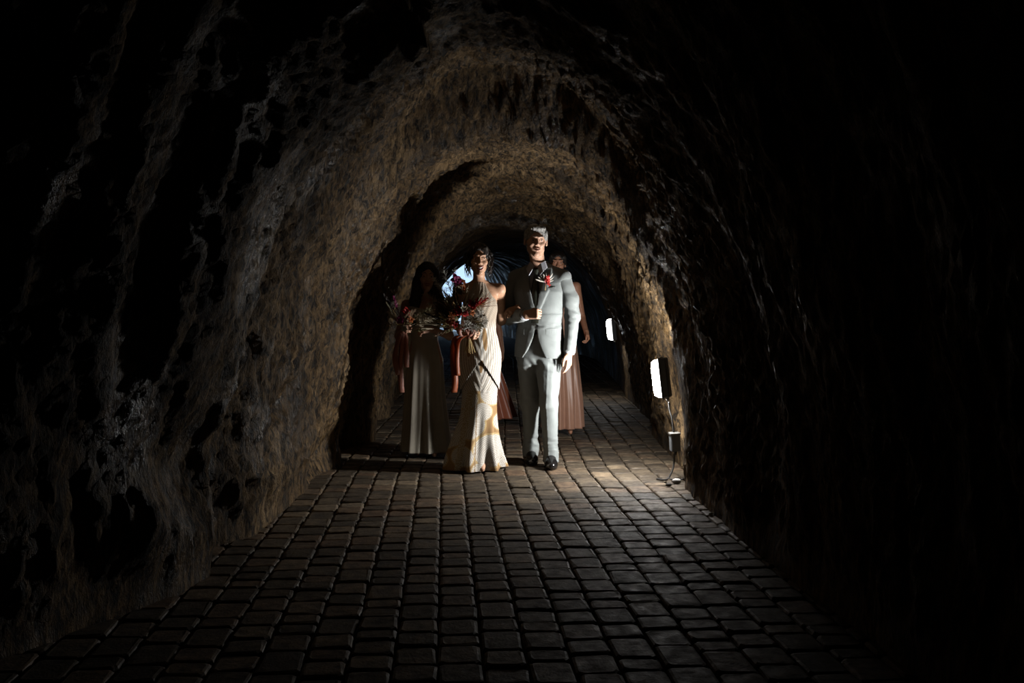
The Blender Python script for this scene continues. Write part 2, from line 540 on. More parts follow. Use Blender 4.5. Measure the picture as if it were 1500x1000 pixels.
# unseen wall added behind the camera to keep sky light off the foreground
v = [(-3.4, -8.6, -0.3), (2.6, -8.6, -0.3), (2.6, -8.6, 4.2), (-3.4, -8.6, 4.2), (-3.4, -8.9, -0.3), (2.6, -8.9, -0.3), (2.6, -8.9, 4.2), (-3.4, -8.9, 4.2)]
link('wall_light_block', mkmesh('wall_light_block', v, [(0, 1, 2, 3), (7, 6, 5, 4), (0, 4, 5, 1), (1, 5, 6, 2), (2, 6, 7, 3), (3, 7, 4, 0)], [ROCK], False), kind='structure')

# ---------------------------------------------------------------- floor: sand bed and laid stones
M_SAND = mat('joint_sand', (0.07, 0.058, 0.045), 0.9, noise=0.4, nscale=30, bump=0.4)
fv, ff = [], []
fy = np.concatenate([np.arange(-9, 40, 1.0), [44]])
for i, yv in enumerate(fy):
    fv += [(float(Lx(yv))-0.5, yv, -0.016), (float(Rx(yv))+0.5, yv, -0.016), (float(Lx(yv))-0.5, yv, -0.2), (float(Rx(yv))+0.5, yv, -0.2)]
for i in range(len(fy)-1):
    a = 4*i
    ff += [(a, a+1, a+5, a+4), (a+2, a+6, a+7, a+3), (a, a+4, a+6, a+2), (a+1, a+3, a+7, a+5)]
floor = link('floor', mkmesh('floor', fv, ff, [M_SAND], False), kind='structure')

M_PAV = paver_material('paver_stone', False)
M_PAVS = paver_material('paver_stone_field', True)
CW, GAP = 0.16, 0.0075
def paver_verts(wd, ln, r, h=0.05):
    """tumbled paving stone: eight-sided rim, worn shoulder, top at z = 0"""
    V = []
    hw, hl = (wd-GAP)/2, (ln-GAP)/2
    c = 0.016
    for z, ins in ((-h, 0.0), (-0.011, 0.0), (-0.0035, 0.004), (0, 0.013)):
        for (px, py) in ((hw-c, -hl), (hw, -hl+c), (hw, hl-c), (hw-c, hl), (-hw+c, hl), (-hw, hl-c), (-hw, -hl+c), (-hw+c, -hl)):
            sx, sy = np.sign(px), np.sign(py)
            V.append((px-sx*ins*min(1, abs(px)/hw), py-sy*ins*min(1, abs(py)/hl), z))
    V = np.array(V)
    jit = r.normal(0, 0.0022, (8, 2))
    for k in range(4):
        V[k*8:k*8+8, :2] += jit+r.normal(0, 0.0008, (8, 2))
    V[24:, 2] += r.normal(0, 0.0012, 8)
    F = []
    for k in range(3):
        for j in range(8):
            F.append((k*8+j, k*8+(j+1) % 8, k*8+8+(j+1) % 8, k*8+8+j))
    F.append(tuple(24+j for j in range(8)))
    return V, F
LENS = (0.12, 0.16, 0.16, 0.19, 0.22)
pmesh = {}
pr = np.random.default_rng(3)
for ln in set(LENS):
    for q in range(4):
        V, F = paver_verts(CW, ln, pr)
        pmesh[(ln, q)] = (V, F)
pdata = {}
def bend(y): return np.where(y > 7.5, np.minimum(y-7.5, 15)*0.062, 0.0)
stones = []
for k in range(-18, 26):
    y = 1.0+pr.random()*0.2
    while y < 24:
        ln = LENS[pr.integers(len(LENS))]
        yc = y+ln/2
        x = -0.0244+CW*(k+0.5)+float(bend(yc))
        if float(Lx(yc))-0.22 < x < float(Rx(yc))+0.22:
            stones.append((x, yc, ln, int(pr.integers(4)), pr.normal(0, 0.0022), pr.normal(0, 0.009), pr.normal(0, 0.009), pr.random()))
        y += ln
def frame_xy(x, y, z=0):
    """image position of a point, to rank the stones by how large they show"""
    cy, sy, cp, sp = math.cos(YAW), math.sin(YAW), math.cos(PITCH), math.sin(PITCH)
    fwd = (sy*cp, cy*cp, -sp); rt = (cy, -sy, 0); up = (sy*sp, cy*sp, cp)
    p = (x, y, z-CAM_H)
    f = sum(a*b for a, b in zip(p, fwd))
    return 750+1458.33*sum(a*b for a, b in zip(p, rt))/f, 500-1458.33*sum(a*b for a, b in zip(p, up))/f, f
rank = []
for i, s in enumerate(stones):
    px, py, f = frame_xy(s[0], s[1])
    if s[1] > 3.2 and -20 < px < 1520 and py < 1010 and float(Lx(s[1]))+0.02 < s[0] < float(Rx(s[1]))-0.02:
        rank.append((-s[2]/f**3, i))
rank.sort()
single = {i for _, i in rank[:300]}
SV, SF, SR, n = [], [], [], 0
for i, (x, y, ln, q, dz, rx, ry, rn) in enumerate(stones):
    V, F = pmesh[(ln, q)]
    if i in single:
        if (ln, q) not in pdata:
            pdata[(ln, q)] = mkmesh('paver', V, F, [M_PAV], False)
        link('paver', pdata[(ln, q)], floor, (x, y, dz), (rx, ry, pr.normal(0, 0.006)))
    else:
        W = V.copy(); W[:, 2] += dz+V[:, 1]*rx-V[:, 0]*ry; W[:, 0] += x; W[:, 1] += y
        SV.append(W); SF += [tuple(a+n for a in f) for f in F]; SR += [rn]*len(F); n += len(W)
me = mkmesh('paver_field', np.concatenate(SV), SF, [M_PAVS], False)
at = me.attributes.new('rnd', 'FLOAT', 'FACE'); at.data.foreach_set('value', np.array(SR, np.float32))
link('paver_field', me, floor, kind='stuff')

# pale ground outside the far mouth
M_OUT = mat('outside_gravel', (0.4, 0.4, 0.38), 0.9, noise=0.3, nscale=6)
link('ground_outside', mkmesh('ground_outside', [(-12, 40.5, -0.03), (14, 40.5, -0.03), (14, 70, -0.03), (-12, 70, -0.03)], [(0, 1, 2, 3)], [M_OUT]), kind='structure')

# ---------------------------------------------------------------- wall lamps, cable, box
M_HOUS = mat('lamp_housing', (0.16, 0.17, 0.18), 0.5, bump=0.1)
M_CABLE = mat('cable_rubber', (0.03, 0.028, 0.026), 0.6)
M_METAL = mat('clip_metal', (0.4, 0.38, 0.35), 0.45, 0.9)
def wall_lamp(loc, tilt, turn, power, label, hh=0.138):
    t = thing('wall_lamp', label, 'lamp', loc, (0, tilt, turn), 'lamps on the right wall')
    M_DIF = mat('lamp_diffuser', (0.9, 0.93, 0.95), 0.4, emit=(1.0, 0.985, 0.96), estr=power)
    nt = M_DIF.node_tree                                    # emission set by facing: sides dimmed, top and bottom boosted to light arch and floor
    tcn = nt.nodes.new('ShaderNodeTexCoord'); sx = nt.nodes.new('ShaderNodeSeparateXYZ'); mr = nt.nodes.new('ShaderNodeMapRange')
    nt.links.new(tcn.outputs['Normal'], sx.inputs[0]); nt.links.new(sx.outputs['X'], mr.inputs[0])
    mr.inputs[1].default_value, mr.inputs[2].default_value, mr.inputs[3].default_value, mr.inputs[4].default_value = -1.0, -0.7, power, power*0.02
    ab = nt.nodes.new('ShaderNodeMath'); ab.operation = 'ABSOLUTE'; nt.links.new(sx.outputs['Z'], ab.inputs[0])
    m2 = nt.nodes.new('ShaderNodeMapRange'); nt.links.new(ab.outputs[0], m2.inputs[0])
    m2.inputs[1].default_value, m2.inputs[2].default_value, m2.inputs[3].default_value, m2.inputs[4].default_value = 0.3, 0.9, 0.0, power*2.0
    mxn = nt.nodes.new('ShaderNodeMath'); mxn.operation = 'MAXIMUM'
    nt.links.new(mr.outputs[0], mxn.inputs[0]); nt.links.new(m2.outputs[0], mxn.inputs[1])
    nt.links.new(mxn.outputs[0], nt.nodes['Principled BSDF'].inputs['Emission Strength'])
    link('housing', mkmesh('housing', *rbox(0.026, 0.062, hh+0.006, 0.008, (0.036, 0, 0)), [M_HOUS], False), t)
    # bowed opal cover: cross-section swept along the height
    V, F = [], []
    prof = [(-1, 0.0), (-0.97, 0.5), (-0.82, 0.86), (-0.45, 1.0), (0.45, 1.0), (0.82, 0.86), (0.97, 0.5), (1, 0.0)]
    zs = [(-1, 0.22), (-0.96, 0.6), (-0.86, 0.9), (-0.6, 1.0), (0.6, 1.0), (0.86, 0.9), (0.96, 0.6), (1, 0.22)]
    for zz, sc in zs:
        for py, px in prof:
            V.append((0.010-0.064*px*sc, py*0.056, zz*hh))
    for a in range(len(zs)-1):
        for b in range(7):
            F.append((a*8+b, a*8+b+1, a*8+9+b, a*8+8+b))
    F.append(tuple(range(8))); F.append(tuple(range(63, 55, -1)))
    link('diffuser', mkmesh('diffuser', V, F, [M_DIF]), t, label='glowing white cover')
    link('bezel', mkmesh('bezel', *rbox(0.005, 0.066, hh+0.010, 0.003, (0.012, 0, 0)), [M_HOUS], False), t)
    for s in (-1, 1):
        link('screw', mkmesh('screw', *tube([(0.02, s*0.05, hh+0.004), (0.02, s*0.05, hh+0.012)], 0.007), [M_METAL]), t)
    link('cable_gland', mkmesh('cable_gland', *tube([(0.036, 0, -hh-0.002), (0.036, 0, -hh-0.03)], [0.014, 0.009], 8), [M_METAL]), t)
    return t
LAMP_Y = 7.10
wall_lamp((1.562, LAMP_Y, 0.733), -0.12, -0.38, LAMP_NEAR, 'nearer and larger glowing bulkhead lamp, low on the right wall beside the couple')
wall_lamp((2.20, 13.0, 0.92), -0.10, -0.05, LAMP_FAR, 'smaller glowing bulkhead lamp further down the tunnel beside the bare arm')
c = tag(link('power_cable', mkmesh('power_cable', *tube([(1.627, LAMP_Y, 0.56), (1.635, LAMP_Y+0.01, 0.50), (1.650, LAMP_Y, 0.44), (1.660, LAMP_Y, 0.37), (1.665, LAMP_Y, 0.335)], 0.0075, 6, 24), [M_CABLE])),
        'dark power cable dropping from the near lamp to its box', 'cable')
jb = thing('junction_box', 'small dark junction box on the right wall under the near lamp', 'junction box', (1.670, LAMP_Y-0.01, 0.265), (0, -0.05, 0))
link('box_body', mkmesh('box_body', *rbox(0.034, 0.038, 0.062, 0.006), [M_HOUS], False), jb)
link('box_lid', mkmesh('box_lid', *rbox(0.038, 0.042, 0.008, 0.003, (0, 0, 0.066)), [M_METAL], False), jb)
link('cable_gland', mkmesh('cable_gland', *tube([(0, 0, -0.06), (0, 0, -0.09)], [0.016, 0.010], 8), [M_CABLE]), jb)
tag(link('power_lead', mkmesh('power_lead', *tube([(1.665, LAMP_Y-0.01, 0.18), (1.665, LAMP_Y-0.01, 0.13), (1.650, LAMP_Y-0.03, 0.07), (1.610, LAMP_Y-0.06, 0.012), (1.570, LAMP_Y-0.09, 0.008), (1.530, LAMP_Y-0.05, 0.008)], 0.007, 6, 30), [M_CABLE])),
    'short dark lead curling from the junction box onto the pavers', 'cable')
tag(link('power_lead', mkmesh('power_lead', *tube([(1.610, LAMP_Y-0.06, 0.013), (1.650, LAMP_Y-0.10, 0.010), (1.700, LAMP_Y-0.14, 0.02)], 0.005, 6, 12), [M_CABLE])),
    'thin dark lead end lying along the foot of the right wall', 'cable')
def pebble(name, loc, r, m, label, seed):
    q = np.random.default_rng(seed)
    V, F = [], []
    for i in range(7):
        a = PI*i/6
        for j in range(10):
            b = 2*PI*j/10
            k = 1+q.normal(0, 0.06)*math.sin(a)
            V.append((r[0]*k*math.sin(a)*math.cos(b), r[1]*k*math.sin(a)*math.sin(b), r[2]*k*math.cos(a)))
    for i in range(6):
        for j in range(10):
            F.append((i*10+j, i*10+(j+1) % 10, i*10+10+(j+1) % 10, i*10+10+j))
    o = link(name, mkmesh(name, V, F, [m]), loc=(loc[0], loc[1], r[2]*0.9))
    return tag(o, label, 'stone')
M_WST = mat('pale_stone', (0.65, 0.63, 0.6), 0.6, noise=0.2)
M_DST = mat('dark_stone', (0.04, 0.035, 0.03), 0.7)
pebble('stone', (1.64, 6.90), (0.034, 0.028, 0.02), M_WST, 'small white stone at the foot of the right wall', 5)
pebble('stone', (1.56, 6.80), (0.024, 0.018, 0.012), M_DST, 'small black stone on the pavers left of the white stone', 6)
pebble('stone', (1.60, 5.85), (0.014, 0.011, 0.010), M_WST, 'tiny white chip by the right wall, nearer than the stones', 8)
# ---------------------------------------------------------------- people: shared builders
def rotm(yaw=0, pitch=0, roll=0):
    return np.array(Matrix.Rotation(yaw, 3, 'Z') @ Matrix.Rotation(pitch, 3, 'X') @ Matrix.Rotation(roll, 3, 'Y'))

class Head:
    def __init__(s, c, R, sc=1.0, male=False):
        s.c, s.R, s.sc, s.male = np.asarray(c, float), R, sc, male
    def w(s, p): return s.c+s.R @ (np.asarray(p, float)*s.sc)
    def e(s, F, p, r, k=0.01, mode='u'): F.ell(s.w(p), np.asarray(r)*s.sc, k, mode, s.R)
    def n(s, F, a, b, ra, rb, k=0.01, mode='u'): F.cone(s.w(a), s.w(b), ra*s.sc, rb*s.sc, k, mode)
    def build(s, F, smile=0.0):
        m = s.male
        s.e(F, (0, .018, .030), (.079 if m else .074, .094, .084 if m else .086), .01)
        s.e(F, (0, -.020, -.040), (.062 if m else .054, .068, .078), .03)
        s.n(F, (-.040, .005, -.062), (0, -.058, -.098), .026 if m else .020, .019 if m else .015, .02)
        s.n(F, (.040, .005, -.062), (0, -.058, -.098), .026 if m else .020, .019 if m else .015, .02)
        s.e(F, (0, -.066, -.100), (.020 if m else .015, .015, .014), .015)
        for q in (-1, 1):
            s.e(F, (q*.040, -.056, -.022), (.022, .020, .018), .022)
            s.n(F, (q*.012, -.083, .030), (q*.042, -.070, .030), .011 if m else .008, .008, .014)
            s.e(F, (q*.031, -.094, .008), (.018, .017, .0115), .010, 's')
        s.n(F, (0, -.084, .014), (0, -.106, -.026), .0075, .0115 if m else .0095, .010)
        for q in (-1, 1):
            s.e(F, (q*.011, -.096, -.030), (.009, .011, .008), .006)
            s.e(F, (q*.007, -.100, -.038), (.0035, .004, .004), .003, 's')
            # upper and lower eyelids
            s.n(F, (q*.018, -.0835, .0125), (q*.044, -.0765, .0110), .0060, .0052, .003)
            s.n(F, (q*.019, -.082, .0005), (q*.043, -.0755, .0015), .0046, .004, .003)
            # ear
            s.e(F, (q*(.084 if m else .077), .012, -.004), (.011, .021, .032), .008)
            s.e(F, (q*(.092 if m else .083), .006, -.002), (.006, .011, .019), .004, 's')
            # cheek fold beside the mouth
            s.n(F, (q*.022, -.094, -.036), (q*(.034+.006*smile), -.078, -.062), .004, .003, .008, 's')
            if smile:
                s.e(F, (q*.036, -.068, -.030), (.018, .016, .014), .012)
        up = .012*smile
        for q in (-1, 1):
            s.n(F, (0, -.092, -.055), (q*(.024+.004*smile), -.080, -.058+up), .006, .003, .004)
            s.n(F, (0, -.089, -.069-.010*smile), (q*(.023+.004*smile), -.079, -.060+up), .0065, .003, .004)
            s.n(F, (0, -.096, -.0615-.003*smile), (q*(.024+.005*smile), -.083, -.059+up), .0028+.0062*smile, .0012, .002, 's')
    def face_parts(s, root, mats, smile=0.0, brow=(.02, .015, .01)):
        """eyes, eyebrows, lips tint and teeth as children"""
        for q in (-1, 1):
            V, F, mi = [], [], []
            c = np.array((q*.031, -.0725, .0065)); r = .0120
            na, nb = 13, 14
            for i in range(na):
                a = PI*i/(na-1)
                for j in range(nb):
                    b = 2*PI*j/nb
                    V.append(s.w(c+r*np.array((math.sin(a)*math.cos(b), -math.cos(a), math.sin(a)*math.sin(b)))))
            for i in range(na-1):
                for j in range(nb):
                    F.append((i*nb+j, i*nb+(j+1) % nb, (i+1)*nb+(j+1) % nb, (i+1)*nb+j))
                    mi.append(1 if i < 2 else 0)
            link('eye', mkmesh('eye', V, F, [mats['sclera'], mats['iris']], True, mi), root)
            pts = [s.w((q*x, y, z)) for x, y, z in ((.013, -.0945, .0305), (.024, -.0895, .0345), (.036, -.082, .0345), (.047, -.068, .028))]
            link('eyebrow', mkmesh('eyebrow', *tube(pts, [.0022, .0034, .0028, .0012], 6, 10), [mats['brow']]), root)
        up = .012*smile
        for nm, z0, yy, rr in (('upper_lip', -.0555, -.0955, .0040), ('lower_lip', -.0690-.010*smile, -.0930, .0048)):
            pts = [s.w((x*(1+.15*smile), yy+abs(x)*.45, z0+(abs(x)/.024)**2*(up+(-.004 if 'up' in nm else .009)))) for x in (-.024, -.012, 0, .012, .024)]
            link(nm, mkmesh(nm, *tube(pts, [.0012, rr, rr, rr, .0012], 6, 13), [mats['lip']]), root)
        if smile > .4:
            pts = [s.w((x*1.1, -.0895+abs(x)*.45, -.0615+(abs(x)/.024)**2*up*.7)) for x in (-.020, -.010, 0, .010, .020)]
            link('teeth', mkmesh('teeth', *tube(pts, [.0025, .0052, .0066, .0052, .0025], 6, 13), [mats['teeth']]), root)

def hand(F, w, d, n, curl=(15, 20, 15), sc=1.0, thumb=1, spread=.06, close=0.0, fan=0):
    """w wrist, d direction of the hand, n palm side (fingers bend towards it), thumb side = sign of cross(d, n)"""
    w, d, n = (np.asarray(a, float) for a in (w, d, n))
    d /= np.linalg.norm(d); n = n-d*(n @ d); n /= np.linalg.norm(n)
    t = np.cross(d, n)*thumb
    at = lambda a, b, c: w+sc*(a*d+b*t+c*n)
    for b0, b1 in ((.018, .030), (.006, .010), (-.006, -.010), (-.016, -.028)):
        F.cone(at(.0, b0, 0), at(.088, b1, -.002), .017*sc, .0125*sc, .012)
    for i, (b, ln, r) in enumerate(((.030, .072, .0090), (.010, .080, .0094), (-.010, .074, .0090), (-.028, .058, .0080))):
        p = at(.088, b, -.002)
        a = 0.0
        dirb = d+t*spread*(1.5-i)*0.6
        for j, fr in enumerate((.45, .30, .25)):
            a += math.radians(curl[j]+(i*fan))
            v = math.cos(a)*dirb+math.sin(a)*n
            q = p+v*ln*fr*sc
            F.cone(p, q, r*(1-.09*j)*sc, r*(1-.09*(j+1))*sc, .003)
            p = q
    p0 = at(.018, .022, .008)
    p1 = at(.052, .050-.010*close, .016+.012*close); p2 = at(.080, .055-.028*close, .020+.026*close); p3 = at(.102, .052-.046*close, .022+.030*close)
    F.cone(p0, p1, .0155*sc, .0120*sc, .008); F.cone(p1, p2, .0110*sc, .0098*sc, .003); F.cone(p2, p3, .0096*sc, .0078*sc, .003)

def limb(F, pts, rad, k=.012):
    for a, b, ra, rb in zip(pts[:-1], pts[1:], rad[:-1], rad[1:]):
        F.cone(a, b, ra, rb, k)

def person(name, label, x, y, rz=0, group=None):
    return thing(name, label, 'person', (x, y, 0), (0, 0, rz), group)

def skin_mat(name, col):
    m = mat(name, col, 0.48, noise=0.10, nscale=60, bump=0.06, bscale=300, spec=0.45)
    b = m.node_tree.nodes['Principled BSDF']
    return m

M_SCL = mat('eye_white', (0.42, 0.38, 0.35), 0.2); M_IRIS = mat('eye_dark', (0.035, 0.02, 0.012), 0.15)
M_TEETH = mat('tooth_enamel', (0.85, 0.82, 0.76), 0.25)
def facemats(lip, brow):
    return dict(sclera=M_SCL, iris=M_IRIS, teeth=M_TEETH, lip=mat('lip', lip, 0.4), brow=mat('brow_hair', brow, 0.7))

def hair_cap(H, grow=.012, back=.0, hairline=.060, step=.005, noise=.004, nsc=(160, 160, 40), extra=None, box=None, side=-.02):
    """hair as a shell over the skull, cut clear of the face"""
    lo = H.c-np.array((.16, .16, .16)) if box is None else np.array(box[0])
    hi = H.c+np.array((.16, .20, .16)) if box is None else np.array(box[1])
    F = Field(axis(lo[0], hi[0], step), axis(lo[1], hi[1], step), axis(lo[2], hi[2], step))
    H.e(F, (0, .020+back, .034), (.074+grow, .094+grow, .086+grow), .005)
    H.e(F, (0, .050+back, -.010), (.068+grow*.8, .070+grow, .075), .02)
    H.e(F, (0, -.125, hairline-.115), (.064, .092, .115), .018, 's')
    for q in (-1, 1):
        H.e(F, (q*.085, -.05, side-.055), (.05, .09, .070), .012, 's')
    if extra: extra(F)
    X, Y, Z = np.meshgrid(F.ax, F.ay, F.az, indexing='ij')
    m = np.abs(F.D) < .02
    F.D[m] += noise*perlin(X[m]*nsc[0], Y[m]*nsc[1], Z[m]*nsc[2])+noise*1.2*perlin(X[m]*nsc[0]*.35, Y[m]*nsc[1]*.35, Z[m]*nsc[2]*.4)
    return F.mesh(1)

def wrinkle(F, fn):
    m = np.abs(F.D) < .025
    i, j, k = np.nonzero(m)
    F.D[m] += fn(F.ax[i], F.ay[j], F.az[k])

def loft(rows, nth, nz, fold=None, zlo=None, zhi=None):
    """cloth tube: rows of (z, cx, cy, rx, ry) interpolated, with folds; returns points, faces and the (theta, z) of each point"""
    T = np.asarray(sorted(rows), float)
    zz = np.linspace(T[0, 0] if zlo is None else zlo, T[-1, 0] if zhi is None else zhi, nz)
    # smooth interpolation of the rows
    def sm(i):
        from_ = np.interp(np.linspace(T[0, 0], T[-1, 0], 400), T[:, 0], T[:, i])
        ker = np.hanning(31); ker /= ker.sum()
        pad = np.concatenate([2*from_[0]-from_[15:0:-1], from_, 2*from_[-1]-from_[-2:-17:-1]])
        return np.interp(zz, np.linspace(T[0, 0], T[-1, 0], 400), np.convolve(pad, ker, 'valid'))
    cx, cy, rx, ry = (sm(i) for i in (1, 2, 3, 4))
    th = np.linspace(0, 2*PI, nth, endpoint=False)
    TH, ZZ = np.meshgrid(th, zz)
    f = fold(TH, ZZ) if fold else 0
    X = cx[:, None]+np.cos(TH)*(rx[:, None]+f); Yv = cy[:, None]+np.sin(TH)*(ry[:, None]+f)
    V = np.stack([X, Yv, ZZ], -1)
    idx = np.arange(nz*nth).reshape(nz, nth)
    nx = np.roll(idx, -1, axis=1)
    Q = np.stack([idx[:-1].ravel(), nx[:-1].ravel(), nx[1:].ravel(), idx[1:].ravel()], 1)
    return V, Q, TH, ZZ

def cloth(name, V, Q, mats, parent, th=.004, label=None, dye=None):
    me = mkmesh(name, np.asarray(V).reshape(-1, 3), Q, mats)
    if dye is not None:
        a = me.color_attributes.new('dye', 'FLOAT_COLOR', 'POINT')
        a.data.foreach_set('color', np.concatenate([dye.reshape(-1, 3), np.ones((dye.size//3, 1))], 1).astype(np.float32).ravel())
    o = link(name, me, parent, label=label)
    s = o.modifiers.new('thickness', 'SOLIDIFY'); s.thickness = th; s.offset = -1
    return o

# ---------------------------------------------------------------- the man
def build_man():
    X0, Y0 = 0.735, 7.70
    root = person('person', 'grey-haired man in a light grey suit, white shirt and dark tie', X0, Y0, -.36)
    M_SKIN = skin_mat('skin_man', (0.76, 0.45, 0.31))
    M_SUIT = mat('suit_cloth', (0.27, 0.295, 0.29), 0.62, noise=0.07, nscale=350, bump=0.12, bscale=700, sheen=0.25, spec=0.3)
    M_TRO = mat('trouser_cloth', (0.27, 0.295, 0.29), 0.5, noise=0.05, nscale=350, bump=0.1, bscale=700, sheen=0.2, spec=0.4)
    M_SHIRT = mat('shirt_cotton', (0.68, 0.68, 0.74), 0.7, bump=0.05, bscale=400)
    M_TIE = mat('tie_silk', (0.032, 0.036, 0.026), 0.42, noise=0.2, nscale=200, bump=0.05, bscale=600)
    M_SHOE = mat('shoe_leather', (0.012, 0.011, 0.011), 0.18, spec=0.6)
    M_BTN = mat('button_horn', (0.02, 0.02, 0.02), 0.35)
    M_HAIR = mat('grey_hair', (0.46, 0.45, 0.43), 0.5, noise=0.65, nscale=150, bump=0.8, bscale=260, stretch=(1, 1, .35))
    H = Head((-.014, -.03, 1.750), rotm(.40, 0.02, .03), 1.0, True)
    # body: one skin, the clothed parts kept slim
    wr = np.array((-.040, -.215, 1.185)); we = np.array((-.245, -.005, 1.165))
    lr = np.array((.252, -.035, .895)); le = np.array((.262, .035, 1.175))
    F = Field(axis(-.34, .34, .011, [(-.12, .12, .0042), (.20, .30, .0045)]),
              axis(-.36, .44, .011, [(-.30, .06, .0045)]),
              axis(.02, 1.90, .014, [(1.60, 1.90, .0042), (1.12, 1.26, .0045), (.77, .92, .0045)]))
    H.build(F, .25)
    limb(F, [H.w((0, .018, -.06)), (0, .045, 1.50)], [.054, .062], .02)
    F.torso([(.84, 0, .01, .12, .09), (1.0, 0, .01, .13, .09), (1.2, 0, .01, .14, .09), (1.4, 0, .015, .16, .085), (1.47, 0, .02, .13, .07), (1.52, 0, .035, .07, .06)], .03)
    limb(F, [(-.19, .02, 1.455), we, wr], [.045, .036, .027], .02)
    limb(F, [(.19, .02, 1.455), le, lr], [.045, .036, .027], .02)
    limb(F, [(-.085, .02, .88), (-.088, .08, .50), (-.112, .185, .10), (-.10, .12, .045)], [.075, .050, .034, .022], .03)
    limb(F, [(.085, .02, .88), (.097, -.055, .50), (.100, .0, .09), (.108, -.07, .045)], [.075, .050, .034, .022], .03)
    hand(F, wr, (1, -.12, .10), (0.1, 1, -.25), (62, 85, 55), 1.02, thumb=1, close=.55)
    hand(F, lr, (-.03, -.10, -1), (-1, .15, 0), (10, 18, 12), 1.02, thumb=-1, close=.1, fan=4)
    V, Q = F.mesh(1)
    link('body', mkmesh('body', V, Q, [M_SKIN]), root)
    H.face_parts(root, facemats((0.40, 0.19, 0.14), (0.16, 0.13, 0.11)), .25)
    # hair: short, brushed up and back
    def quiff(F):
        H.e(F, (.008, -.045, .096), (.058, .042, .020), .02)
        H.e(F, (0, -.01, .102), (.064, .065, .018), .02)
        for q in (-1, 1): H.e(F, (q*.072, .01, .045), (.018, .055, .045), .02)
    V, Q = hair_cap(H, .006, .0, .094, .0042, .0032, (300, 120, 120), quiff, side=.012)
    link('hair', mkmesh('hair', V, Q, [M_HAIR]), root)

    # jacket
    tab = [(.855, .008, .012, .205, .138), (.95, .006, .012, .198, .134), (1.05, .008, .01, .184, .130), (1.13, .008, .008, .176, .128), (1.25, .004, .004, .190, .134),
           (1.36, .0, .006, .205, .130), (1.43, 0, .015, .195, .112), (1.49, 0, .025, .15, .092), (1.53, 0, .035, .085, .075)]
    TA = np.array(tab)
    F = Field(axis(-.36, .36, .0055), axis(-.34, .22, .0055), axis(.845, 1.62, .0055))
    F.torso(tab, .02, 2.25)
    for q in (-1, 1):
        F.cone((q*.055, .035, 1.535), (q*.190, .02, 1.472), .045, .064, .03)
    # opening: neck to button, and the cut-away quarters below it
    def vhalf(z):
        return np.where(z > 1.19, np.interp(z, [1.19, 1.30, 1.42, 1.50, 1.56], [.0, .026, .055, .066, .066]),
                        np.where(z < 1.075, .010+.085*np.clip((1.075-z)/.22, 0, 1.1)**1.7, 0))
    def xm(z): return np.interp(z, [.85, 1.075, 1.19, 1.55], [-.004, .012, .014, -.006])
    def opening(X, Y, Z):
        d = np.abs(X-xm(Z))-vhalf(Z)
        return np.maximum(np.where(vhalf(Z) > 0, d, .05), Y-0.0)
    F.op(opening, (-.12, -.3, .84), (.12, 0.0, 1.62), .001, 's')
    F.ell((-.004, .035, 1.56), (.070, .075, .09), .004, 's')
    # lapels: raised bands along the opening; front edge overlap
    def lapel(x, y, z):
        u = np.abs(x-xm(z))
        wv = np.interp(z, [1.17, 1.25, 1.385, 1.395, 1.43, 1.44, 1.52], [.004, .034, .066, .050, .042, .055, .050])
        on = (z > 1.17) & (y < .02)
        e = np.clip((vhalf(z)+wv-u)/.007+.5, 0, 1)
        over = (z < 1.19) & (y < 0)
        return np.where(on, -.0075*e, 0)+np.where(over, -.003*np.clip((x-xm(z))/.006+.5, 0, 1), 0)
    wrinkle(F, lambda x, y, z: lapel(x, y, z)+.0022*perlin(x*9, y*9, z*6)+.003*perlin(x*14+z*8, y*10, z*16)*(np.abs(x) > .05)
            + .004*np.exp(-((z-1.10)/.05)**2)*perlin(x*20, y*20, z*45))
    V, Q = F.mesh(1)
    link('jacket', mkmesh('jacket', V, Q, [M_SUIT]), root)
    def sleeve(name, pts, rad, seed):
        P = np.array(pts)
        lo, hi = P.min(0)-.10, P.max(0)+.10
        F = Field(axis(lo[0], hi[0], .0055), axis(lo[1], hi[1], .0055), axis(lo[2], hi[2], .0055))
        limb(F, pts, rad, .03)
        # cut square at the cuff, where the arm comes out
        a, b = P[-2], P[-1]
        t = (b-a)/np.linalg.norm(b-a)
        F.op(lambda X, Y, Z: -((X-b[0])*t[0]+(Y-b[1])*t[1]+(Z-b[2])*t[2]), b-.09, b+.09, .003, 's')
        wrinkle(F, lambda x, y, z: .0025*perlin(x*12+seed, y*12, z*26)+.0022*perlin(x*20+z*20, y*26+seed, z*30)*(1+2*np.exp(-((z-1.18)/.06)**2)))
        V, Q = F.mesh(1)
        link(name, mkmesh(name, V, Q, [M_SUIT]), root)
    def ext(a, b, k): return tuple(np.asarray(b)+(np.asarray(b)-np.asarray(a))/np.linalg.norm(np.asarray(b)-np.asarray(a))*k)
    cuff_r = ext(we, wr, -.012); cuff_l = ext(le, lr, .0)
    sleeve('sleeve', [(-.188, .02, 1.462), (-.243, .0, 1.30), tuple(we+np.array((0, .01, 0))), cuff_r], [.062, .061, .057, .048], 3)
    sleeve('sleeve', [(.188, .02, 1.462), (.248, .025, 1.30), tuple(le), cuff_l], [.062, .060, .055, .047], 9)
    for c, p in ((cuff_r, we), (cuff_l, le)):
        e = ext(p, c, .012)
        link('shirt_cuff', mkmesh('shirt_cuff', *tube([ext(p, c, -.03), e], .041, 18), [M_SHIRT]), root)
    # shirt front, collar
    F = Field(axis(-.12, .12, .006), axis(-.17, .12, .006), axis(1.10, 1.60, .006))
    F.torso([(z, a, b, c-.012, e-.014) for z, a, b, c, e in tab if z > 1.0], .02, 2.25)
    F.cone((-.004, .035, 1.50), (-.006, .03, 1.575), .066, .060, .02)
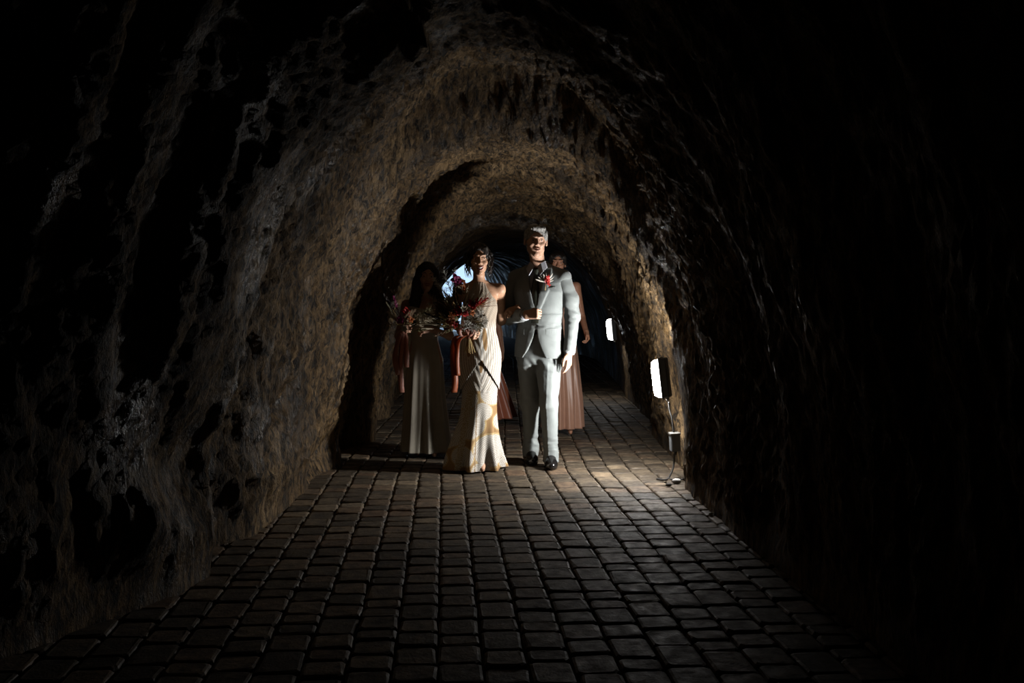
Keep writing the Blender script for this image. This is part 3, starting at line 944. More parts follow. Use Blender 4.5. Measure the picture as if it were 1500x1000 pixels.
    F.cone((-.006, .03, 1.60), (-.006, .0, 1.70), .056, .056, .003, 's')
    V, Q = F.mesh(1)
    sh = link('shirt', mkmesh('shirt', V, Q, [M_SHIRT]), root)
    def front_y(z, x=0, off=0.0):
        cy, rx, ry = (np.interp(z, TA[::1, 0], TA[:, i]) for i in (2, 3, 4))
        return cy-(ry-.014+off)*(1-min(1, abs(x/rx))**2.25)**(1/2.25)
    for q in (-1, 1):
        # folded collar leaf: rolls over at the neck and points down beside the knot
        V = []
        for (x, y, z) in ((.064, .040, 1.602), (.056, -.012, 1.596), (.034, -.044, 1.580), (.010, -.056, 1.556),
                          (.086, .040, 1.562), (.080, -.040, 1.540), (.062, -.078, 1.512), (.042, -.098, 1.486)):
            V.append(np.array((q*x-.006, y, z)))
        V += [v+np.array((q*.002, -.005, .002)) for v in V]
        Fc = []
        for i in range(3):
            Fc += [(i, i+1, i+5, i+4), (i+8, i+12, i+13, i+9)]
        ring = [0, 1, 2, 3, 7, 6, 5, 4]
        Fc += [(ring[i], ring[(i+1) % 8], ring[(i+1) % 8]+8, ring[i]+8) for i in range(8)]
        link('collar_flap', mkmesh('collar_flap', V, Fc, [M_SHIRT], False), sh)
    # tie: knot and blade following the shirt front
    zz = np.linspace(1.545, 1.12, 30)
    wd = np.interp(zz, [1.12, 1.2, 1.40, 1.500, 1.515, 1.545], [.036, .040, .029, .017, .024, .021])
    V, Fq = [], []
    for z, wv in zip(zz, wd):
        kn = .008 if z > 1.50 else 0
        for a, b in ((-1, 0), (-.5, .006+kn), (0, .009+kn), (.5, .006+kn), (1, 0)):
            yy = front_y(z, 0, .012) if z < 1.49 else np.interp(z, [1.49, 1.55], [front_y(1.49, 0, .012), -.060])
            V.append((xm(z)*.8+a*wv, yy-b, z))
        V.append((xm(z)*.8, (front_y(z, 0, .004) if z < 1.49 else np.interp(z, [1.49, 1.55], [front_y(1.49), -.04])), z))
    for i in range(29):
        for j in range(6):
            Fq.append((i*6+j, i*6+(j+1) % 6, i*6+6+(j+1) % 6, i*6+6+j))
    link('tie', mkmesh('tie', V, Fq, [M_TIE]), root)
    def on_front(x, z, off):
        cy, cx, rx, ry = (np.interp(z, TA[:, 0], TA[:, i]) for i in (2, 1, 3, 4))
        return cy-(ry+off)*(1-min(.98, abs((x-cx)/rx))**2.25)**(1/2.25)
    link('button', mkmesh('button', *tube([(.024, on_front(.024, 1.10, .004), 1.10), (.024, on_front(.024, 1.10, .012), 1.10)], .0105, 12), [M_BTN], False), root)
    def strip(name, x0, x1, z0, z1, h, m, off):
        V = []
        for u in np.linspace(0, 1, 6):
            x, z = x0+(x1-x0)*u, z0+(z1-z0)*u
            for dz, o in ((-h, off), (h, off), (h, -.004), (-h, -.004)):
                V.append((x, on_front(x, z+dz, o), z+dz))
        Fq = [(i*4+j, i*4+(j+1) % 4, i*4+4+(j+1) % 4, i*4+4+j) for i in range(5) for j in range(4)]+[(0, 3, 2, 1), (20, 21, 22, 23)]
        link(name, mkmesh(name, V, Fq, [m], False), root)
    strip('breast_pocket', .085, .155, 1.378, 1.392, .008, M_SUIT, .007)
    strip('pocket_flap', .090, .165, 1.055, 1.062, .022, M_SUIT, .006)
    strip('pocket_flap', -.16, -.085, 1.062, 1.055, .022, M_SUIT, .006)

    # trousers
    F = Field(axis(-.23, .23, .0065), axis(-.22, .42, .0065), axis(.03, 1.06, .0065))
    F.torso([(.80, 0, .015, .150, .105), (.9, 0, .012, .172, .112), (1.04, 0, .01, .158, .105)], .04, 2.2)
    limb(F, [(-.080, .015, .86), (-.088, .08, .50), (-.114, .181, .11), (-.114, .178, .05)], [.100, .072, .054, .057], .05)
    limb(F, [(.082, .01, .86), (.097, -.055, .50), (.100, .0, .11), (.102, -.008, .045)], [.103, .073, .055, .059], .02)
    def tro(x, y, z):
        crease = -.0035*np.exp(-((x-np.interp(z, [.1, .5, .86], [.095, .095, .10]))/.006)**2)*(y < .05)*(z < .82)
        br = np.exp(-((z-.17)/.08)**2)
        return crease+.0045*perlin(x*14, y*8, z*9)+.009*br*perlin(x*12, y*12, z*38)+.010*np.exp(-((z-.80)/.09)**2)*perlin(x*16+z*14, y*10, z*26)+.005*np.exp(-((z-.52)/.1)**2)*perlin(x*14, y*12+3, z*34)
    wrinkle(F, tro)
    F.op(lambda X, Y, Z: Z-np.where(X > .0, .040, .050)+0*Y, (-.3, -.3, 0), (.3, .5, .05), .004, 's')
    V, Q = F.mesh(1)
    link('trousers', mkmesh('trousers', V, Q, [M_TRO]), root)
    def shoe(px, toe_y, heel_y, zlift, turn):
        R = rotm(turn, -zlift)
        c = np.array((px, (toe_y+heel_y)/2, 0))
        L = heel_y-toe_y
        F = Field(axis(px-.09, px+.09, .005), axis(toe_y-.04, heel_y+.04, .005), axis(-.005, .16, .005))
        wp = lambda x, y, z: c+R @ np.array((x, y*L/.3, z))+np.array((0, 0, .10*zlift if zlift else 0))
        F.ell(wp(0, -.080, .034), (.049, .088, .046), .02, 'u', R)
        F.cone(wp(0, -.06, .045), wp(0, .055, .10), .036, .040, .03)
        F.ell(wp(-.002, .055, .040), (.036, .098, .050), .03, 'u', R)
        F.cone(wp(0, .08, .05), wp(0, .085, .115), .042, .044, .03)
        F.op(lambda X, Y, Z: Z-.001+0*X+0*Y, (px-.2, toe_y-.1, -.1), (px+.2, heel_y+.1, .0), .003, 's')
        V, Q = F.mesh(1)
        o = link('shoe', mkmesh('shoe', V, Q, [M_SHOE]), root)
        V, Fq = [], []
        for z, gr in ((0.0, 0.0), (.011, .003)):
            for j in range(24):
                a = 2*PI*j/24
                yy = math.sin(a)
                wv = .046 if yy < 0 else .038
                V.append(wp(math.cos(a)*(wv+gr)*(1-.15*max(0, -yy)**2), yy*(.150+gr), z))
        Fq = [tuple(range(23, -1, -1)), tuple(range(24, 48))]+[(j, (j+1) % 24, 24+(j+1) % 24, 24+j) for j in range(24)]
        link('sole', mkmesh('sole', V, Fq, [M_SHOE]), o)
        for i in range(3):
            yy = -.035+.022*i
            link('lace', mkmesh('lace', *tube([wp(-.022, yy, .068+.010*i), wp(0, yy-.004, .078+.010*i), wp(.022, yy, .068+.010*i)], .0028, 5, 7), [M_SHOE]), o)
    shoe(.109, -.179, .111, 0, .30)
    shoe(-.102, .005, .295, .0, .38)
    # boutonniere pinned on the lapel
    bt = thing('boutonniere', 'small red and white dried flower boutonniere on the grey lapel', 'boutonniere', (X0+.040, Y0-.155, 1.445))
    M_RED = mat('red_petal', (0.55, 0.03, 0.025), 0.5, noise=.2, nscale=90); M_WHI = mat('white_dried', (0.72, 0.66, 0.58), 0.7, noise=.2, nscale=90)
    M_PNK = mat('pink_petal', (0.75, 0.3, 0.3), 0.5)
    q = np.random.default_rng(4)
    for i in range(5):
        a = q.uniform(0, 2*PI)
        link('red_flower', mkmesh('red_flower', *petal_flower(5, .022, .013, .5), [M_RED if i != 1 else M_PNK]), bt,
             (.004+.014*math.cos(a), -.012-.006*i, -.026+.013*i), (1.2+q.normal(0, .3), q.normal(0, .4), q.uniform(0, 6)))
    for i in range(9):
        a = PI/2+(i-4)*.33
        link('white_sprig', mkmesh('white_sprig', *leaf(.062+.012*(i % 3), .013, .15), [M_WHI]), bt, (0, -.004-.002*(i % 3), -.012),
             tuple(Matrix(((math.cos(a-PI/2), 0, -math.sin(a-PI/2)), (0, 1, 0), (math.sin(a-PI/2), 0, math.cos(a-PI/2)))).to_euler()))
    link('stem', mkmesh('stem', *tube([(0, -.004, -.01), (-.006, -.006, -.075)], .004), [mat('dry_stem', (.35, .25, .12), .8)]), bt)

def leaf(L, W, bendv=.2, n=6, th=.0012):
    """pointed leaf along +z, slightly dished, with thickness"""
    V, F = [], []
    for i in range(n+1):
        u = i/n
        wv = W*math.sin(PI*min(1, u*.96+.03))**.8/2
        y = -bendv*L*u*u
        for a, b in ((-1, .12), (0, 0), (1, .12)):
            V.append((a*wv, y-b*W*abs(a), u*L))
        for a, b in ((1, .12), (0, 0), (-1, .12)):
            V.append((a*wv, y-b*W*abs(a)+th, u*L))
    for i in range(n):
        for j in range(6):
            F.append((i*6+j, i*6+(j+1) % 6, i*6+6+(j+1) % 6, i*6+6+j))
    F.append((5, 4, 3, 2, 1, 0)); F.append(tuple(n*6+j for j in range(6)))
    return np.array(V), F

def petal_flower(n, L, W, cup=.4, rows=1, seed=0):
    """open flower facing +z"""
    q = np.random.default_rng(seed)
    parts = []
    for r in range(rows):
        for i in range(n):
            a = 2*PI*(i+.5*r)/n+q.normal(0, .1)
            v, f = leaf(L*(1-.22*r)*q.uniform(.85, 1.1), W, -cup*.6, 4)
            tilt = PI/2-cup-.35*r
            R = np.array(Matrix.Rotation(a, 3, 'Z') @ Matrix.Rotation(tilt, 3, 'X').inverted())
            parts.append((v @ R.T, f))
    c = [(0, 0, 0), (0, 0, L*.25)]
    parts.append(tube(c, L*.14, 6))
    return join(parts)
# ---------------------------------------------------------------- the women
def woman_skin(root, name_mat, col, H, smile, arms, neck=(0, .03, 1.40), torso=None, legs=None, zones=(), lip=(.36, .10, .09), brow=(.02, .014, .01)):
    """arms: list of (shoulder, elbow, wrist, hand kwargs or None)"""
    M = skin_mat(name_mat, col)
    fx = [(H.c[0]-.10, H.c[0]+.10, .0042)]+[z[0] for z in zones]
    fy = [(H.c[1]-.13, H.c[1]+.05, .0045)]+[z[1] for z in zones]
    fz = [(H.c[2]-.13, H.c[2]+.13, .0042)]+[z[2] for z in zones]
    F = Field(axis(-.46, .46, .0105, fx), axis(-.46, .40, .0105, fy), axis(.0, H.c[2]+.16, .013, fz))
    H.build(F, smile)
    limb(F, [H.w((0, .022, -.06)), neck], [.043, .046], .02)
    F.torso(torso, .04, 2.1)
    for sh, el, wr, hk in arms:
        F.cone(neck-np.array((0, -.005, .025)), np.asarray(sh)+np.array((0, 0, .004)), .040, .040, .035)
        limb(F, [sh, el, wr], [.043, .034, .0235], .02)
        if hk: hand(F, wr, **hk)
    for hp, kn, an, to in legs:
        limb(F, [hp, kn, an], [.075, .047, .032], .03)
        F.cone(an, np.asarray(an)*.5+np.asarray(to)*.5+np.array((0, 0, .005)), .030, .026, .02)
        F.cone(np.asarray(an)*.5+np.asarray(to)*.5, to, .030, .020, .02)
    V, Q = F.mesh(1)
    link('body', mkmesh('body', V, Q, [M]), root)
    H.face_parts(root, facemats(lip, brow), smile)

FT = lambda z0, cx, w=1.0: [(z0-.62, cx, .015, .130*w, .095), (z0-.48, cx, .015, .150*w, .110), (z0-.30, cx, .01, .108*w, .085), (z0-.16, cx, .0, .128*w, .100),
                            (z0-.06, cx, .008, .130*w, .080), (z0-.005, cx, .02, .105*w, .055), (z0+.03, cx, .03, .055, .045)]

M_DARKHAIR = mat('dark_brown_hair', (0.018, 0.012, 0.009), 0.34, noise=0.3, nscale=120, bump=0.7, bscale=220, stretch=(1, 1, .25), spec=0.6)
M_BLACKHAIR = mat('black_hair', (0.010, 0.008, 0.007), 0.34, bump=0.7, bscale=220, stretch=(1, 1, .2), spec=0.6)

def build_bride():
    X0, Y0 = 0.274, 7.54
    root = person('person', 'smiling woman in a white and tan patterned halter gown with dark curls', X0, Y0)
    H = Head((-.010, -.035, 1.603), rotm(.06, .05, -.03), .99)
    sR, eR, wR = (.150, .02, 1.378), (.175, .235, 1.135), (.298, .120, 1.238)
    sL, eL, wL = (-.160, .02, 1.378), (-.215, .03, 1.120), (-.105, -.175, 1.060)
    woman_skin(root, 'skin_bride', (.68, .385, .24), H, .9,
               [(sR, eR, wR, dict(d=(-.78, -.42, -.36), n=(.1, .75, -.6), curl=(28, 38, 25), sc=.84, thumb=-1, close=.1)),
                (sL, eL, wL, dict(d=(.55, -.55, -.20), n=(.5, .75, -.1), curl=(60, 75, 45), sc=.9, thumb=1, close=.6))],
               np.array((-.005, .03, 1.42)), FT(1.40, 0), [((-.07, .02, .86), (-.06, .03, .47), (-.06, .08, .09), (-.055, -.02, .045)), ((.07, .02, .86), (.05, -.02, .47), (.015, -.02, .085), (.012, -.108, .03))],
               [((.17, .33, .0042), (-.02, .15, .0045), (1.16, 1.28, .0042)), ((-.14, .0, .005), (-.33, -.2, .005), (1.02, 1.10, .005))])
    # hair: swept back with a low knot, loose waves at both cheeks
    def knot(F):
        H.e(F, (0, .105, -.005), (.060, .048, .055), .02)
        for q in (-1, 1):
            H.n(F, (q*.068, -.020, .050), (q*.082, .010, -.030), .022, .016, .02)
            H.n(F, (q*.052, -.050, .088), (q*.076, -.030, .020), .016, .012, .02)
    V, Q = hair_cap(H, .011, .0, .094, .0042, .0028, (260, 260, 60), knot, side=.0)
    q = np.random.default_rng(12)
    parts = [(V, [tuple(f) for f in Q])]
    for i in range(70):
        sd = -1 if i % 2 else 1
        x0, y0 = sd*q.uniform(.060, .086), q.uniform(-.055, .04)
        L = q.uniform(.11, .21)
        am = q.uniform(.006, .016); p0 = q.uniform(0, 6)
        pts = [H.w((x0*.85, y0, .065))]
        for t in np.linspace(.1, 1, 9):
            pts.append(H.w((x0+sd*(.012*math.sin(PI*t)+.010*q.uniform(0, 1))+am*math.sin(p0+7*t), y0+am*math.cos(p0+7*t), .062-L*t)))
        parts.append(tube(pts, [.0034, .0032, .0026, .001], 4, 20))
    for i in range(16):
        a = q.uniform(0, 2*PI)
        pts = [H.w((.07*math.cos(a)*t, .02+.08*math.sin(a)*t, .125+.01*math.sin(t*3+a)-.035*t*t)) for t in np.linspace(.2, 1.15, 6)]
        parts.append(tube(pts, [.0018, .0012], 4, 10))
    V, Fq = join(parts)
    link('hair', mkmesh('hair', V, Fq, [M_DARKHAIR]), root)
    for s in (-1, 1):
        link('earring', mkmesh('earring', *tube([H.w((s*.080, .0, -.036)), H.w((s*.081, -.002, -.060))], [.004, .006, .002], 8, 6), [mat('earring_gold', (.8, .6, .3), .25, 1)]), root)

    # gown
    rows = [(.012, -.030, .09, .205, .215), (.10, -.035, .06, .195, .185), (.25, -.028, .03, .165, .150), (.42, -.012, .005, .140, .128), (.56, -.004, .002, .132, .122),
            (.70, -.002, .008, .143, .130), (.86, .0, .015, .157, .138), (.96, .0, .012, .142, .120), (1.07, .0, .008, .114, .098), (1.17, .0, .0, .125, .110),
            (1.25, .0, -.006, .136, .122), (1.31, -.002, -.002, .122, .106), (1.37, -.003, .008, .096, .074), (1.415, -.004, .022, .062, .058), (1.435, -.005, .024, .055, .054)]
    def fold(TH, Z):
        k = np.clip((.52-Z)/.5, 0, 1)
        f = k**1.2*(.026*np.sin(7*TH+1.0+2.2*Z)+.015*np.sin(13*TH+.5-3*Z))
        f += .075*np.clip((.13-Z)/.13, 0, 1)**1.5*np.exp(-((TH-.42)/.24)**2)
        f += .055*np.clip((.45-Z)/.45, 0, 1)*np.exp(-((TH-3.3)/.5)**2)
        f += .0012*np.sin(60*(Z*1.0-.35*np.abs(np.cos(TH))))*(Z > .6)
        return f
    ivory, tan, line = np.array((.78, .74, .67)), np.array((.40, .235, .10)), np.array((.40, .33, .255))
    base = [(-.083, .368, .118), (.085, .60, .092), (.070, .165, .128), (-.125, .12, .080), (.012, .462, .070), (-.10, .56, .085), (.16, .38, .075), (-.19, .27, .075), (.19, .06, .06), (.0, .01, .07)]
    cen = base+[(.43-x, z+.03, r) for x, z, r in base]+[(-.43-x, z-.02, r) for x, z, r in base]
    cen = np.array(cen)
    def pattern(V, TH, Z):
        wrap = np.where(np.sin(TH) < 0, V[..., 0], np.sign(V[..., 0])*(.30-np.abs(V[..., 0])))
        u, v = wrap*.92, Z
        D = np.sqrt((u[..., None]-cen[:, 0])**2+(v[..., None]-cen[:, 1])**2)/cen[:, 2]
        k = D.argmin(-1); rel = D.min(-1)
        cx, cz, cr = (cen[k, i] for i in range(3))
        # each fan is striped by arcs struck from its lower edge
        r = np.sqrt((u-cx+.55*cr*np.where(k % 2, 1, -1))**2+(v-cz+.75*cr)**2)
        st = (np.sin(r*2*PI/.0125) > .5)
        c = np.where(st[..., None], line*1.15, ivory)
        c = np.where((rel > 1)[..., None], tan, c)
        c = np.where((np.abs(rel-1) < .05)[..., None], np.array((.62, .45, .22)), c)
        strip = np.abs(u-(-.045-.16*(.75-Z))) < .022
        spark = perlin(u*160, v*160, u*0) > .15
        c = np.where((strip & (Z < .78))[..., None], np.where(spark[..., None], ivory*1.05, np.array((.52, .40, .22))), c)
        seam = np.abs(u+.02+.03*(.75-Z)) < .0035
        c = np.where((seam & (Z < .8))[..., None], np.array((.30, .2, .11)), c)
        # mid panel: curved fringe bands with two open leaf shapes
        up = Z > .62
        bands = np.sin((np.abs(u-.01)*1.0+.55*(Z-1.0)**2*2+.25*np.sin((Z-.8)*6)*.2)*2*PI/.016) > .35
        c2 = np.where(bands[..., None], line*1.15, ivory)
        for (x, z, a, b, tl) in ((.030, 1.005, .017, .088, -.05), (-.070, .965, .020, .095, .15), (.005, .80, .012, .05, .1)):
            e = ((u-x-tl*(Z-z))/a)**2+((Z-z)/b)**2
            c2 = np.where((e < 1)[..., None], tan*1.05, np.where((e < 1.35)[..., None], ivory*1.02, c2))
        c = np.where(up[..., None], c2, c)
        # bodice: fine chevron weave
        chv = np.sin((Z-.7*np.abs(u))*2*PI/.013)
        c3 = np.where((chv > .1)[..., None], np.array((.56, .47, .37)), np.array((.40, .315, .235)))
        t = np.clip((Z-1.08)/.07, 0, 1)[..., None]
        return c*(1-t)+c3*t
    M_GOWN = attr_material('gown_lace', .72, .3, .25, 420, .15)
    V, Q, TH, ZZ = loft(rows, 300, 380, fold)
    dye = pattern(V, TH, ZZ)
    cloth('gown', V, Q, [M_GOWN], root, .004, dye=dye)
    # upper lace layer ending in a fringed slanting edge
    V2, Q2, TH2, Z2 = loft(rows, 300, 150, fold, .56, 1.12)
    n = np.stack([np.cos(TH2), np.sin(TH2), np.zeros_like(TH2)], -1)
    ze = .855-1.75*np.abs(V2[..., 0]+.004)+.0045*np.sin(TH2*70)
    ze = np.maximum(ze, .60)
    Vn = V2.copy()                                          # squeeze the rows below the slanting edge up to it
    tt = (Z2-.56)/(1.12-.56)
    zt = ze+(1.12-ze)*tt
    for j in range(300):
        for a in (0, 1):
            Vn[:, j, a] = np.interp(zt[:, j], ZZ[:, 0], V[:, j, a])
    Vn[..., 2] = zt
    flare = .010*(1-tt)+.004
    Vn += n*flare[..., None]*np.clip((1-tt)/.06, 0, 1)[..., None]
    dye2 = pattern(Vn, TH2, zt)
    cloth('lace_layer', Vn, Q2, [M_GOWN], root, .003, dye=dye2)

def satin(name, col, rough=.34):
    return mat(name, col, rough, noise=.06, nscale=14, bump=.04, bscale=60, spec=.55, sheen=.15)

def build_long_hair_maid():
    X0, Y0 = -.158, 8.30
    root = person('person', 'long-haired woman in a pale off-shoulder satin dress, in shadow by the left wall', X0, Y0)
    H = Head((.020, -.02, 1.490), rotm(.10, .03, .05), .96)
    sR, eR, wR = (.150, .02, 1.255), (.205, .04, 1.00), (.06, -.19, 1.06)
    sL, eL, wL = (-.150, .02, 1.255), (-.215, .02, 1.00), (-.165, -.235, 1.05)
    woman_skin(root, 'skin_maid', (.60, .34, .23), H, .3,
               [(sR, eR, wR, dict(d=(-.9, -.3, -.1), n=(0, .6, -.6), curl=(35, 45, 30), sc=.88, thumb=-1)),
                (sL, eL, wL, dict(d=(.25, -.7, .15), n=(.8, .4, 0), curl=(60, 75, 45), sc=.88, thumb=1, close=.5))],
               np.array((.005, .03, 1.295)), FT(1.28, 0), [((-.07, .02, .78), (-.06, .02, .43), (-.06, .05, .08), (-.06, -.05, .03)), ((.07, .02, .78), (.07, -.02, .43), (.075, -.03, .08), (.078, -.14, .03))],
               [((-.24, -.10, .006), (-.36, -.2, .006), (.98, 1.10, .006)), ((-.05, .1, .006), (-.26, -.15, .006), (1.02, 1.10, .006))])
    def falls(F):
        for q in (-1, 1):
            pts = [H.w((q*.066, -.010, .040)), H.w((q*.086, -.015, -.06)), (H.c[0]+q*.098, -.045, 1.30), (H.c[0]+q*.108, -.075, 1.18), (H.c[0]+q*.100, -.10, 1.10)]
            limb(F, pts, [.030, .034, .040, .040, .018], .03)
        limb(F, [H.w((0, .08, .03)), H.w((0, .085, -.12)), (H.c[0], .11, 1.14)], [.08, .085, .06], .03)
    V, Q = hair_cap(H, .013, 0, .092, .0050, .0045, (170, 170, 20), falls, (H.c+np.array((-.20, -.20, -.46)), H.c+np.array((.20, .22, .17))), side=-.10)
    link('hair', mkmesh('hair', V, Q, [M_BLACKHAIR]), root)
    M = satin('champagne_satin', (.52, .47, .38), .36)
    rows = [(.045, .01, .02, .205, .20), (.25, .008, .015, .185, .175), (.55, .0, .01, .160, .145), (.80, .0, .012, .150, .128), (.90, .0, .01, .122, .105), (.98, .0, .006, .108, .092),
            (1.08, .0, -.004, .128, .112), (1.14, .0, -.006, .138, .118), (1.185, .0, -.002, .136, .106)]
    def fold(TH, Z):
        k = np.clip((.92-Z)/.9, 0, 1)
        return k*(.022*np.sin(9*TH+2.0+.8*Z)+.012*np.sin(16*TH-1.5*Z))+.003*np.sin(30*Z+3*TH)*(Z > 1.0)
    V, Q, TH, ZZ = loft(rows, 220, 120, fold)
    V[-1, :, 2] += .020*np.abs(np.cos(TH[-1]))*(np.sin(TH[-1]) < .3)
    cloth('dress', V, Q, [M], root)
    V, F = [], []
    for j in range(40):
        a = 2*PI*j/40
        for r, z in ((.0, -.055), (.016, -.060), (.018, .05), (.004, .052)):
            V.append((0+math.cos(a)*(.178+r)*1.0, .01+math.sin(a)*(.115+r), 1.185+z+.012*math.sin(5*a)))
    for j in range(40):
        for q in range(4):
            F.append((j*4+q, j*4+(q+1) % 4, ((j+1) % 40)*4+(q+1) % 4, ((j+1) % 40)*4+q))
    link('off_shoulder_band', mkmesh('off_shoulder_band', V, F, [M]), root)

def build_copper_maid():
    X0, Y0 = 1.16, 9.5
    root = person('person', 'bare-armed woman in a copper satin dress half hidden behind the man', X0, Y0)
    H = Head((-.075, -.02, 1.650), rotm(-.06, .02, .03), .97)
    sR, eR, wR = (.110, .02, 1.430), (.172, .060, 1.135), (.190, -.120, 1.000)
    sL, eL, wL = (-.205, .02, 1.430), (-.25, .04, 1.13), (-.20, -.18, 1.10)
    woman_skin(root, 'skin_copper_maid', (.64, .31, .19), H, .35,
               [(sR, eR, wR, dict(d=(.10, -.35, -.9), n=(-.9, -.2, .1), curl=(40, 50, 30), sc=.92, thumb=-1, close=.4)),
                (sL, eL, wL, dict(d=(.2, -.9, .1), n=(.7, .2, 0), curl=(60, 75, 45), sc=.88, thumb=1, close=.5))],
               np.array((-.055, .03, 1.465)), FT(1.455, -.05), [((-.12, .02, .92), (-.10, .02, .50), (-.09, .08, .10), (-.09, -.03, .04)), ((.02, .02, .92), (.04, -.02, .5), (.045, .02, .10), (.045, -.10, .04))],
               [((.14, .25, .0055), (-.22, -.08, .0055), (.88, 1.03, .0055))])
    def knot(F):
        H.e(F, (.0, .105, .03), (.05, .045, .05), .02)
        for q in (-1, 1): H.n(F, (q*.060, -.040, .07), (q*.078, .02, -.02), .020, .018, .02)
    V, Q = hair_cap(H, .012, 0, .090, .005, .0025, (200, 200, 50), knot, side=.0)
    link('hair', mkmesh('hair', V, Q, [M_DARKHAIR]), root)
    M = satin('copper_satin', (.58, .31, .21), .33)
    rows = [(.075, -.02, .02, .190, .185), (.35, -.02, .015, .180, .165), (.65, -.03, .01, .165, .145), (.90, -.04, .012, .150, .125), (1.04, -.045, .008, .122, .102), (1.14, -.05, .004, .114, .096),
            (1.24, -.05, -.002, .132, .114), (1.31, -.05, -.006, .136, .118), (1.36, -.05, .0, .132, .105)]
    def fold(TH, Z):
        k = np.clip((1.0-Z)/.95, 0, 1)
        return k*(.022*np.sin(10*TH+1.2-.5*Z)+.011*np.sin(17*TH+1.5*Z))
    V, Q, TH, ZZ = loft(rows, 220, 120, fold)
    cloth('dress', V, Q, [M], root)
    for x0, x1 in ((-.12, -.135), (.02, .035)):
        link('strap', mkmesh('strap', *tube([(x0, -.105, 1.35), (x1, -.075, 1.42), (x1, .01, 1.475), (x1, .07, 1.40), (x0, .09, 1.33)], .005, 6, 24), [M]), root)

def build_rust_maid():
    X0, Y0 = .385, 10.6
    root = person('person', 'woman in a rust dress, almost hidden behind the couple, only skirt and arm showing', X0, Y0)
    H = Head((.0, -.02, 1.395), rotm(), .92)
    sR, eR, wR = (.150, .02, 1.195), (.205, .0, .96), (.235, -.04, .76)
    sL, eL, wL = (-.150, .02, 1.195), (-.18, .03, .95), (-.10, -.18, .98)
    woman_skin(root, 'skin_rust_maid', (.42, .20, .12), H, .2,
               [(sR, eR, wR, dict(d=(.05, -.1, -1), n=(-1, 0, 0), curl=(15, 25, 15), sc=.85, thumb=-1)),
                (sL, eL, wL, dict(d=(.4, -.8, .1), n=(.7, .3, 0), curl=(55, 70, 40), sc=.85, thumb=1))],
               np.array((0, .03, 1.235)), FT(1.22, 0, .96), [((-.06, .02, .72), (-.06, .02, .40), (-.06, .05, .08), (-.06, -.05, .03)), ((.06, .02, .72), (.06, -.02, .40), (.06, .0, .08), (.06, -.11, .03))], [])
    V, Q = hair_cap(H, .010, 0, .064, .006, .003, (150, 150, 50), lambda F: H.e(F, (0, .10, .0), (.05, .045, .05), .02), side=0)
    link('hair', mkmesh('hair', V, Q, [M_DARKHAIR]), root)
    M = satin('rust_satin', (.46, .135, .07), .38)
    rows = [(.05, .09, .02, .285, .24), (.30, .06, .015, .235, .19), (.60, .025, .01, .170, .14), (.80, .0, .012, .140, .118), (.92, .0, .008, .104, .088), (1.02, .0, -.002, .124, .108), (1.10, .0, -.004, .130, .110), (1.15, .0, 0, .126, .10)]
    def fold(TH, Z):
        k = np.clip((.85-Z)/.8, 0, 1)
        return k*(.026*np.sin(9*TH+1.0)+.012*np.sin(15*TH+1.5*Z))
    V, Q, TH, ZZ = loft(rows, 160, 90, fold)
    cloth('dress', V, Q, [M], root)

# ---------------------------------------------------------------- bouquets
def toward(d, roll=0):
    return (Vector(d).to_track_quat('Z', 'Y') @ Matrix.Rotation(roll, 3, 'Z').to_quaternion()).to_euler()
def m_fan(n=13, L=.15, sp=1.9):
    parts = []
    for i in range(n):
        a = (i/(n-1)-.5)*sp
        v, f = leaf(L*(1-.12*abs(a)), .022, .05, 4)
        v = v.copy(); v[:, 1] += .004*(i % 2)
        R = np.array(Matrix.Rotation(a, 3, 'Y'))
        parts.append((v @ R.T, f))
    return join(parts)
def m_plume(L=.22, n=70, seed=0):
    q = np.random.default_rng(seed)
    parts = [tube([(0, 0, 0), (.006, 0, L*.5), (.0, .004, L)], [.0022, .001], 4, 6)]
    for i in range(n):
        u = q.uniform(.2, 1)
        v, f = leaf(q.uniform(.03, .055)*(1.2-.6*u), .0055, .3, 3)
        R = np.array(Matrix.Rotation(q.uniform(0, 2*PI), 3, 'Z') @ Matrix.Rotation(q.uniform(.3, .9), 3, 'X'))
        parts.append((v @ R.T+np.array((0, 0, u*L)), f))
    return join(parts)
def m_sprig(L=.15, n=22, seed=0, w=.014, pl=.03):
    q = np.random.default_rng(seed)
    parts = [tube([(0, 0, 0), (.004, 0, L*.5), (0, .003, L)], [.0025, .001], 4, 6)]
    for i in range(n):
        u = .25+.75*i/n
        v, f = leaf(pl*q.uniform(.7, 1.1)*(1.15-.4*u), w*q.uniform(.7, 1.1), -.3, 4)
        R = np.array(Matrix.Rotation(i*2.4, 3, 'Z') @ Matrix.Rotation(q.uniform(.5, 1.0), 3, 'X'))
        parts.append((v @ R.T+np.array((0, 0, u*L)), f))
    return join(parts)
def m_lace(n=46, R=.05, seed=0):
    q = np.random.default_rng(seed)
    parts = []
    for i in range(n):
        d = q.normal(size=3); d[2] = abs(d[2])+.3; d /= np.linalg.norm(d)
        e = d*R*q.uniform(.6, 1.1)
        parts.append(tube([(0, 0, 0), e*.5+q.normal(0, .004, 3), e], .0008, 3))
        for k in range(2):
            c = e+q.normal(0, .006, 3); r = q.uniform(.0026, .0048)
            V = [c+r*np.array(a) for a in ((1, 0, 0), (-1, 0, 0), (0, 1, 0), (0, -1, 0), (0, 0, 1), (0, 0, -1))]
            parts.append((np.array(V), [(0, 2, 4), (2, 1, 4), (1, 3, 4), (3, 0, 4), (2, 0, 5), (1, 2, 5), (3, 1, 5), (0, 3, 5)]))
    return join(parts)
